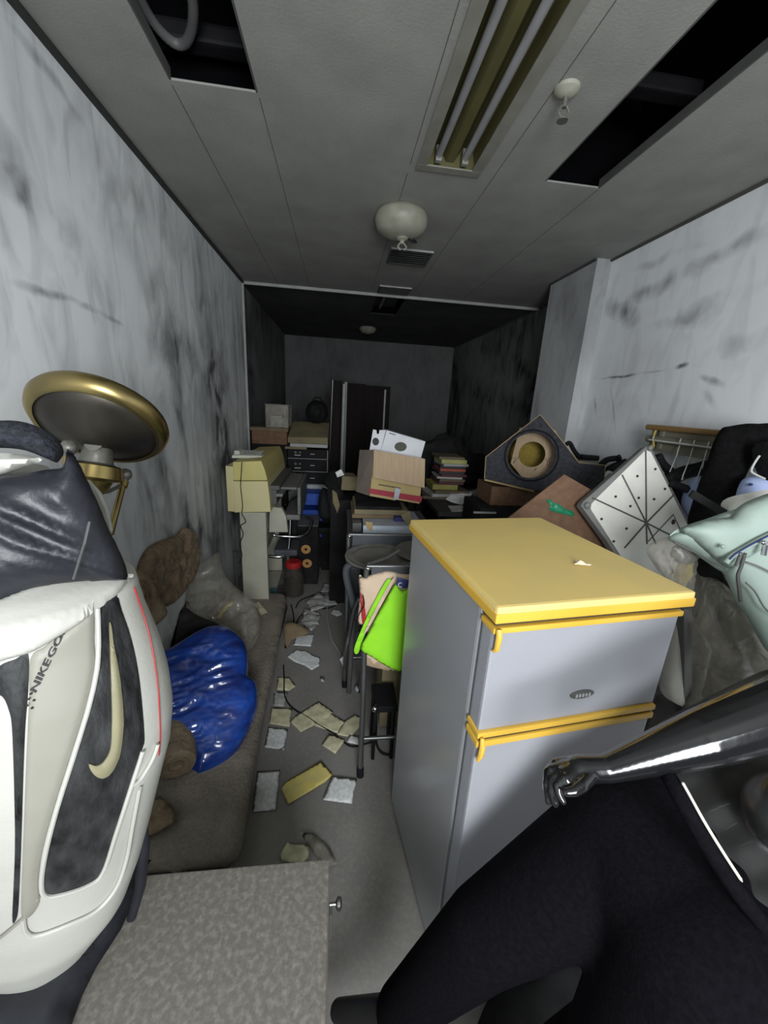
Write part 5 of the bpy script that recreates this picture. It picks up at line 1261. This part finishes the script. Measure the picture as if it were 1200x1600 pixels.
obj('corner_knob', MB().blob(pq(918,790,.004), (.014,.01,.014), sub=3).blob(pq(1016,700,.004), (.011,.01,.011), sub=3), M['mgrey'], WP, smooth=True)
tag_obj('tall_crate', MB().box((.80,1.50,0),(1.50,1.95,.80), bev=.005), M['soot'], 'dark crate behind the refrigerator holding up the leaning boards', 'crate')

# pale box + black frame parts right of the subwoofer
c = PY(922,718,2.15)
tag_obj('pale_case', MB().box((PY(905,722,2.15).x,2.15,PY(920,730,2.15).z-.05),(PY(935,722,2.15).x,2.35,PY(920,714,2.15).z), bev=.004), M['trimw'], 'pale grey case at the wall behind the subwoofer box', 'case')
tag_obj('black_grip', MB().tube([PY(907,714,2.1),PY(934,716,2.1)], .016, 12), M['black'], 'black cylindrical grip lying on the pale case', 'grip', smooth=True)
tag_obj('black_hook', MB().tube(smooth_poly([tuple(PY(x,y,2.1)) for x,y in ((884,695),(890,692),(897,704),(905,714))], 4, False), .012, 10), M['black'], 'black curved handle sticking up by the pillar', 'handle', smooth=True)
BF = thing('folded_stroller', 'jumble of black folded frame tubes behind the white panel', 'folded frame', PY(960,735,1.9))
def bt(pts, r, y, m='black', nm='frame_tube', par=BF): return obj(nm, MB().tube(smooth_poly([tuple(PY(x,yy,y)) for x,yy in pts], 4, False), r, 10), M[m], par, smooth=True, autosm=False)
bt([(939,726),(950,718),(968,716)], .016, 1.9, nm='grip'); bt([(947,737),(960,729),(978,722)], .020, 1.88, nm='grip'); bt([(958,716),(975,722),(985,720),(1000,716)], .010, 1.9); bt([(945,745),(950,738),(956,742),(948,752)], .010, 1.86, 'wire')
bt([(985,724),(975,735),(960,745),(948,760)], .018, 1.9); bt([(966,712),(969,717)], .01, 1.88)
bt([(1028,712),(1035,725),(1050,738),(1062,742)], .018, 1.5); bt([(1050,748),(1070,738),(1100,732),(1125,728)], .030, 1.48); bt([(1070,738),(1085,728),(1105,722)], .010, 1.45)
bt([(1045,755),(1075,765),(1110,785),(1155,808)], .016, 1.38); bt([(1040,745),(1052,765),(1060,790),(1070,815)], .03, 1.45)

# ================================================================== COAT RAIL on the right wall
xr = 1.50
RK = thing('coat_rack', 'wall rack with wooden top rail and drab lower rail on the right wall', 'coat rack', (1.55, 1.3, 1.4))
a = PX(1012,667,xr); b = PX(1230,686,xr)
obj('top_rail', MB().tube([a, Vector((xr,b.y-.3,a.z))], .013, 12), M['woodrail'], RK, smooth=True, label='varnished wooden rail')
a2 = PX(1012,685,xr); b2 = PX(1120,696,xr)
lr = obj('lower_rail', MB().tube([a2, Vector((xr,a2.y-.95,a2.z))], .016, 12), M['oliverail'], RK, smooth=True)
obj('back_board', MB().box((xr+.012,b.y-.2,a2.z-.055),(xr+.024,a.y-.02,a.z-.01)), M['oliverail'], RK)
zl_ = PX(1060,693,xr-.03).z
obj('hanger_bar', MB().tube([(xr-.02,a.y-.05,zl_),(xr-.02,b.y-.2,zl_)], .004, 8), M['wire'], RK, smooth=True)
obj('bracket', MB().box((xr,a.y-.10,a2.z-.04),(XR,a.y-.08,a.z)).box((xr,b.y-.1,a2.z-.04),(XR,b.y-.08,a.z)), M['oliverail'], RK)
tag_obj('ribbon', MB().tube([PX(1025,672,xr-.018),PX(1020,685,xr-.02),PX(1022,697,xr-.02),PX(1018,702,xr-.02)], .004, 6), M['yellowtape'], 'yellow ribbon tied round the end of the wall rack', 'ribbon')
def hanger(px, k, lab, sw=.17):
    h0 = Vector((xr-.02, PX(px,690,xr-.02).y, zl_+.004)); w = sw; d = Vector((-.75,-.66,0)).normalized()
    g = [h0+Vector((0,0,-.055)), h0+Vector((0,0,-.03)), h0+d*-.018+Vector((0,0,-.008)), h0+d*-.012+Vector((0,0,.012)), h0+d*.006+Vector((0,0,.016)), h0+d*.018+Vector((0,0,.002))]
    t = thing('wire_hanger', lab, 'hanger', h0, group='white wire hangers on the wall rack')
    obj('hook', MB().tube(smooth_poly([tuple(p) for p in g], 4, False), .0022, 6), M['wire'], t, smooth=True)
    n0 = g[0]
    obj('frame', MB().tube([n0, n0+d*w+Vector((0,0,-.07)), n0+d*(w-.01)+Vector((0,0,-.085)), n0-d*(w-.01)+Vector((0,0,-.085)), n0-d*w+Vector((0,0,-.07)), n0], .0022, 6), M['wire'], t, smooth=True)
hanger(1020, 0, 'white wire hanger nearest the rack end by the white panel', .10); hanger(1063, 1, 'white wire hanger second from the far rack end', .12); hanger(1085, 2, 'white wire hanger third from the far rack end', .12); hanger(1108, 3, 'white wire hanger just before the black scarf', .12)
# black scarf draped on the rail
sc_ = [(1127,670),(1140,666),(1165,662),(1185,662),(1215,664),(1218,700),(1180,720),(1165,745),(1150,780),(1138,805),(1118,822),(1090,828),(1074,818),(1080,790),(1092,755),(1105,720),(1115,690)]
tag_obj('towelling_scarf', pillow(sc_, (1.44,1.22,1.34), (-.62,-.78,.05), .035, .03, .04, .014, folds(.012, 5, 16, 5, .5)), M['scarf'], 'long black towelling scarf draped over the wall rack', 'scarf', smooth=True, autosm=False)
sh = [(1083,748),(1092,744),(1100,752),(1095,780),(1085,812),(1076,825),(1068,808),(1064,785),(1072,760)]
tag_obj('shirt', pillow(sh, (1.46,1.36,1.18), (-.5,-.85,.05), .03, .03, .03, .012, folds(.012, 18, 4, 3)), M['shirt'], 'pale blue shirt left of the black scarf', 'shirt', smooth=True, autosm=False)
sh = [(1150,772),(1158,752),(1172,744),(1200,742),(1240,760),(1240,800),(1190,800),(1150,790)]
s2 = thing('shirt', 'pale blue shirt with dark button right of the black scarf', 'shirt', (1.46,1.10,1.2))
obj('body', pillow(sh, (1.46,1.10,1.22), (-.5,-.85,.05), .04, .03, .04, .012, folds(.008, 8, 8, 7)), M['shirt'], s2, smooth=True, autosm=False)
obj('button', MB().blob(PP(1173,757,Vector((1.46,1.10,1.22))+Vector((-.5,-.85,.05))*.045,Vector((-.5,-.85,.05))), (.006,.006,.005), sub=2), M['navy'], s2, smooth=True)
tag_obj('black_coat', pillow([(1175,700),(1200,690),(1250,690),(1250,770),(1205,758),(1185,745)], (1.50,1.06,1.30), (-.5,-.85,.05), .04,.02,.04,.02), M['scarf'], 'black coat hanging behind the pale blue shirt', 'coat', smooth=True)
tag_obj('wire_loop', MB().tube(smooth_poly([tuple(PY(x,y,1.02)) for x,y in ((1187,712),(1180,722),(1174,735),(1180,741),(1195,748))], 4, False), .003, 6), M['wire'], 'bent white wire hook hanging before the black coat', 'hook')
tag_obj('white_bag', pillow([(1130,782),(1160,772),(1215,765),(1215,790),(1160,812),(1118,830),(1125,800)], (1.22,1.02,1.22), (-.4,-.9,.2), .03,.03,.04,.014,folds(.01,8,8,2)), M['tray'], 'off-white cloth lying between the black strap and the mint jacket', 'cloth', smooth=True)

# ================================================================== MINT JACKET over a wrapped bundle
WB = thing('wrapped_bundle', 'big dusty bundle wrapped in grubby clear sheeting right of the refrigerator', 'bundle', (1.15,.95,0))
n3 = Vector((-.45,-.85,.25)).normalized()
obj('contents', pillow([(1080,900),(1100,880),(1160,900),(1230,960),(1260,1200),(1230,1400),(1000,1400),(1000,1230),(1030,1190),(1068,1150),(1078,1000)], (1.12,.95,.75), n3, .05, .16, .14, .022, folds(.02, 5, 5, 3)), M['bark'] if False else mat('dusty_brown_pack', (.105,.095,.075), (.055,.05,.042), .9, scale=7), WB, smooth=True, autosm=False)
obj('sheeting', pillow([(1072,905),(1085,870),(1100,872),(1165,905),(1235,960),(1265,1200),(1230,1400),(1010,1400),(1020,1220),(1062,1170),(1075,1000)], Vector((1.12,.95,.75))+n3*.045, n3, .035, .0, .12, .022, folds(.018, 12, 4, 6, .5)), M['clear2'], WB, smooth=True, autosm=False)
jn = Vector((-.40,-.85,.35)).normalized(); jp = Vector((1.02,.84,1.12))
JK = thing('jacket', 'mint green padded jacket slumped over the wrapped bundle at right', 'jacket', jp)
jf = folds(.012, 10, 5, 4, -.5, False)
obj('body', pillow([(1044,838),(1060,826),(1100,812),(1150,795),(1200,785),(1260,775),(1260,1090),(1215,1040),(1195,1010),(1170,965),(1150,940),(1134,900),(1118,888),(1095,872),(1070,855),(1050,846)], jp, jn, .04, .05, .05, .013, jf), M['mint'], JK, smooth=True, autosm=False)
obj('sleeve', pillow([(1140,808),(1150,795),(1175,780),(1230,765),(1260,790),(1240,850),(1200,858),(1165,875),(1150,885),(1132,885),(1090,850),(1062,832),(1046,838),(1060,826),(1100,812)], jp+jn*.03, jn, .035, .02, .04, .013, jf), M['mint'], JK, smooth=True, autosm=False, label='mint sleeve')
jq = lambda x,y,o=.072: PP(x,y,jp+jn*o,jn)
def seam(pts, r, m, nm, par=JK, o=.072): return obj(nm, MB().tube(smooth_poly([tuple(jq(x,y,o)) for x,y in pts], 5, False), r, 6), M[m], par, smooth=True, autosm=False)
seam([(1052,846),(1070,856),(1092,866),(1110,876),(1133,888)], .0025, 'dgrey', 'seam', o=.060)
seam([(1134,880),(1145,868),(1165,856),(1190,842),(1215,830)], .007, 'mint', 'zip_placket', o=.074)
seam([(1140,874),(1150,865),(1170,853),(1195,840),(1220,828)], .0022, 'navy', 'zip', o=.082)
seam([(1164,864),(1158,885),(1153,900),(1155,920),(1157,940)], .0045, 'dgrey', 'pocket_zip', o=.060)
seam([(1165,878),(1185,885),(1215,900)], .0022, 'mgrey', 'seam', o=.060)
seam([(1165,910),(1180,925),(1195,950),(1215,965)], .0022, 'mgrey', 'seam', o=.060)
obj('zip_pull', MB().tube([jq(1157,866,.078), jq(1150,884,.078)], .004, 8).blob(jq(1157,866,.078), (.006,.004,.006), sub=2), M['steel'], JK, smooth=True)
obj('zip_pull', MB().blob(jq(1194,848,.09), (.009,.005,.006), sub=2).tube([jq(1196,852,.088), jq(1193,868,.088)], .006, 8), M['chrome'], JK, smooth=True)
obj('snap_button', MB().blob(jq(1130,854,.080), (.006,.004,.006), sub=2), M['mint'], JK, smooth=True)
tag_obj('black_strap', MB().box((-.09,-.004,-.011),(.12,.004,.011), Matrix.Translation(PY(1112,790,1.02)) @ Matrix.Rotation(.42,4,'Y')), M['soot'], 'flat black strap lying across the scarf above the jacket', 'strap')
tag_obj('black_cloth', pillow([(1082,862),(1110,872),(1130,890),(1148,925),(1160,950),(1150,930),(1120,905),(1094,900),(1085,880)], (1.10,.93,1.02), jn, .02,.03,.03,.015,None), M['soot'], 'black cloth tucked under the mint jacket hem', 'cloth', smooth=True)

# canister + post + clear bag between fridge and bundle
cy_ = .92
a = PY(1038,950,cy_); b = PY(1068,1095,cy_)
CN = thing('water_filter', 'white rounded appliance standing right of the refrigerator', 'appliance', (a.x+.03, cy_, .5))
obj('casing', pillow([(1046,948),(1068,946),(1072,1000),(1072,1096),(1056,1098),(1038,1088),(1030,1070),(1032,1040),(1040,1000)], (1.06,cy_,.75), (-.3,-.95,0), .03, .05, .03, .012, None, 3), M['tray'], CN, smooth=True)
obj('grey_post', MB().prism([PY(1069,952,cy_-.04),PY(1082,952,cy_-.04),PY(1082,1110,cy_-.04),PY(1069,1110,cy_-.04)], (0,.05,0)), M['mgrey'], CN, bevel=.003)
p = PY(1060,1105,cy_)
obj('base', MB().box((p.x-.03,cy_-.05,.0),(p.x+.10,cy_+.06,p.z), bev=.01), M['dgrey'], CN)
tag_obj('clear_plastic_bag', pillow([(1010,858),(1030,842),(1060,838),(1078,845),(1090,852),(1088,900),(1080,950),(1095,985),(1112,1010),(1105,1040),(1092,1100),(1084,1130),(1080,1080),(1080,1000),(1072,950),(1060,930),(1040,905),(1020,880)], (1.02,.88,.98), (-.25,-.95,.15), .03, .03, .05, .013, folds(.02, 14, 8, 4)), M['clear'], 'clear plastic bag of odds and ends draped behind the refrigerator corner', 'plastic bag', smooth=True, autosm=False)
tag_obj('pump_part', MB().blob(PY(1070,865,.93), (.035,.03,.03), sub=3, amp=.15, freq=2), M['mgrey'], 'grey plastic part inside the clear bag by the refrigerator corner', 'plastic part', smooth=True)
tag_obj('yellow_sponge', MB().blob(PY(1068,895,.95), (.02,.02,.045), sub=3, amp=.25, freq=2), M['yellowtape'], 'yellow scrap inside the clear bag by the refrigerator corner', 'sponge', smooth=True)
tag_obj('white_packet', pillow([(1028,866),(1038,858),(1054,895),(1042,902),(1030,885)], PY(1042,880,.99), (-.2,-.95,.2), .01,.01,.02,.012,None,0), M['tray'], 'white packet inside the clear bag by the refrigerator corner', 'packet')
tag_obj('dusty_case', MB().box((.86,1.20,0),(1.15,1.44,.84), bev=.01), M['mgrey'], 'grey dusty case behind the refrigerator under the clear bag', 'case')
tag_obj('carton', MB().box((.88,.98,0),(1.0,1.14,.35), bev=.004), M['carddark'], 'dark brown carton low beside the refrigerator', 'carton')

# ================================================================== MANNEQUIN
def remesh(o, vox, sm=6):
    r = o.modifiers.new('remesh', 'REMESH'); r.mode = 'VOXEL'; r.voxel_size = vox; r.use_smooth_shade = True
    s = o.modifiers.new('smooth', 'SMOOTH'); s.iterations = sm; s.factor = .6
MN = thing('mannequin', 'glossy black mannequin in black trousers reclining beside the refrigerator', 'mannequin', (.40,.45,.0))
hipF = P(985,1315,.66); kneeF = P(757,1456,.73); ankF = P(622,1585,.84); 
hipN = P(1100,1500,.54); kneeN = P(985,1690,.62); ankN = Vector((.30,.34,.06))
waist = P(1140,1325,.62); belly = P(1225,1290,.62); chest = P(1390,1240,.62); neck = P(1560,1110,.64); head = P(1680,1050,.68)
wd = (hipN-hipF).normalized()       # across the hips
toeF = P(530,1580,.90)
mb = MB()
mb.capsule(hipF, .078, kneeF, .052).capsule(kneeF, .052, ankF, .034).capsule(ankF, .034, toeF, .022)
mb.capsule(hipN, .078, kneeN, .052).capsule(kneeN, .052, ankN, .034).capsule(ankN, .034, ankN+Vector((-.10,-.02,-.03)), .022)
mb.capsule(hipF, .08, hipN, .08)
for s in (-.055, .055): mb.capsule((hipF+hipN)/2 + wd*s, .085, waist + wd*s*1.1, .10)
for s in (-.085, -.03, .03, .085): mb.capsule(waist + wd*s*.9, .105, belly + wd*s, .11).capsule(belly + wd*s, .11, chest + wd*s*1.15, .12)
shF = chest.lerp(neck, .35) - wd*.165; shN = chest.lerp(neck, .35) + wd*.165
mb.capsule(shF, .05, shN, .05); mb.capsule(chest, .08, chest.lerp(neck,.4), .07); mb.capsule(chest.lerp(neck,.5), .045, neck, .04)
mb.blob(neck.lerp(head,.8), (.075,.085,.10), sub=3)
tocam = (CAMP - chest).normalized()
bF = P(1235,1275,.530); mb.blob(bF, (.052,.052,.052), sub=3)
# arm on the far side: shoulder -> elbow -> wrist -> hand resting by the hip
elb = P(1235,1108,.545); wr = P(948,1201,.565)
shA = P(1420,1010,.60)
mbb = mb; mb = MB()
mb.capsule(shF, .046, shA, .044).capsule(shA, .044, elb, .046).capsule(elb, .046, P(1100,1153,.55), .037).capsule(P(1100,1153,.55), .037, wr, .0185)
palm = P(905,1202,.568); mb.capsule(wr, .018, palm, .019)
kn = [P(888,1191,.580), P(882,1198,.570), P(880,1208,.560), P(884,1217,.551)]
for k in kn: mb.capsule(palm, .0145, k, .0085)
fing = [[(869,1192),(856,1206),(853,1232)],[(862,1203),(855,1224),(857,1252)],[(864,1219),(863,1238),(868,1256)],[(871,1228),(874,1242),(880,1252)]]
for k,(f,d) in enumerate(zip(fing, (.580,.572,.562,.552))):
    pts = [kn[k]] + [P(x,y,d-.004*i) for i,(x,y) in enumerate(f)]; rr = (.0082,.0070,.0064,.0054) if k<3 else (.0074,.0062,.0056,.0050)
    for i in range(3): mb.capsule(pts[i], rr[i], pts[i+1], rr[i+1], 12)
th = [P(922,1212,.556), P(909,1228,.540), P(897,1236,.536), P(885,1238,.536)]
for i,(a_,b_) in enumerate(((.011,.0090),(.0090,.0078),(.0078,.0062))): mb.capsule(th[i], a_, th[i+1], b_, 12)
am_ = obj('arm', mb, M['mann'], MN, smooth=True, autosm=False, label='glossy black arm and hand'); remesh(am_, .0021, 3)
bd_ = obj('body', mbb, M['mannbody'], MN, smooth=True, autosm=False); remesh(bd_, .0045, 5)
# the other arm runs out of the frame
mb = MB(); el2 = shN + Vector((.10,-.12,-.25))
mb.capsule(shN, .045, el2, .038).capsule(el2, .038, el2+Vector((.06,.05,-.22)), .024)
ar = obj('lower_arm', mb, M['mann'], MN, smooth=True, autosm=False); remesh(ar, .006)
# trousers
mb = MB()
mb.capsule(hipF, .104, kneeF, .074).capsule(kneeF, .074, ankF+Vector((0,0,.01)), .050)
mb.capsule(hipN, .118, kneeN, .10).capsule(kneeN, .10, ankN+Vector((0,0,.08)), .07)
mb.capsule(hipF, .105, hipN, .11)
for s in (-.075, -.02, .035, .09): mb.capsule((hipF+hipN)/2 + wd*s, .105, waist + wd*s - (waist-(hipF+hipN)/2).normalized()*.06, .098)
pn = obj('trousers', mb, M['pants'], MN, smooth=True, autosm=False, label='matte black jersey trousers'); remesh(pn, .007, 10)
# waistband: ring, the highlight along its edge drawn as a pale strip
bm_ = bmesh.new(); bm_.free()
def wb(x, y, o): return P(x, y, o)
wl = [(1046,1186,.575),(1056,1200,.545),(1075,1235,.522),(1100,1280,.508),(1130,1330,.500),(1165,1383,.494),(1210,1440,.490),(1260,1500,.492)]
obj('waistband', MB().tube(smooth_poly([tuple(P(x-14,y+8,d-.002)) for x,y,d in wl], 6, False), .0105, 10), M['pants'], MN, smooth=True, autosm=False)
obj('waist_highlight', MB().tube(smooth_poly([tuple(P(x,y,d-.004)) for x,y,d in ((1066,1222,.522),(1075,1238,.518),(1100,1283,.502),(1130,1332,.494),(1160,1378,.488))], 6, False), [.0008]+[.0020]*23+[.0006], 8), mat('pale_highlight', (.62,.60,.52)), MN, smooth=True, autosm=False)
# debris in the dark by the trousers
for (x,y,s,m,lb) in ((882,1490,.010,'card','small brown scrap between the mannequin legs'),(820,1545,.012,'paperw','grey paper scrap on the floor between the mannequin legs')):
    c = PZ(x,y,.004); tag_obj('paper_scrap', MB().box((-s,-s*1.6,0),(s,s*1.6,.003), Matrix.Translation(c) @ Matrix.Rotation(.5,4,'Z')), M[m], lb, 'scrap')

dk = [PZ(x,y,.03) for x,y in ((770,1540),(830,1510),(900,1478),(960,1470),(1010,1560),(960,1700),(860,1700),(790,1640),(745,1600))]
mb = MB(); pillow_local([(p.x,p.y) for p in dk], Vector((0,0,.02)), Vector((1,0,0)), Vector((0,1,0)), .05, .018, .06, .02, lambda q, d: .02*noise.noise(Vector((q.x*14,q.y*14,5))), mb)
tag_obj('crumpled_heap', mb, M['soot'], 'black heap standing in for the shade on the floor between the mannequin legs', 'cloth', smooth=True, autosm=False)  # added dark heap, paints the shade in the gap between the legs
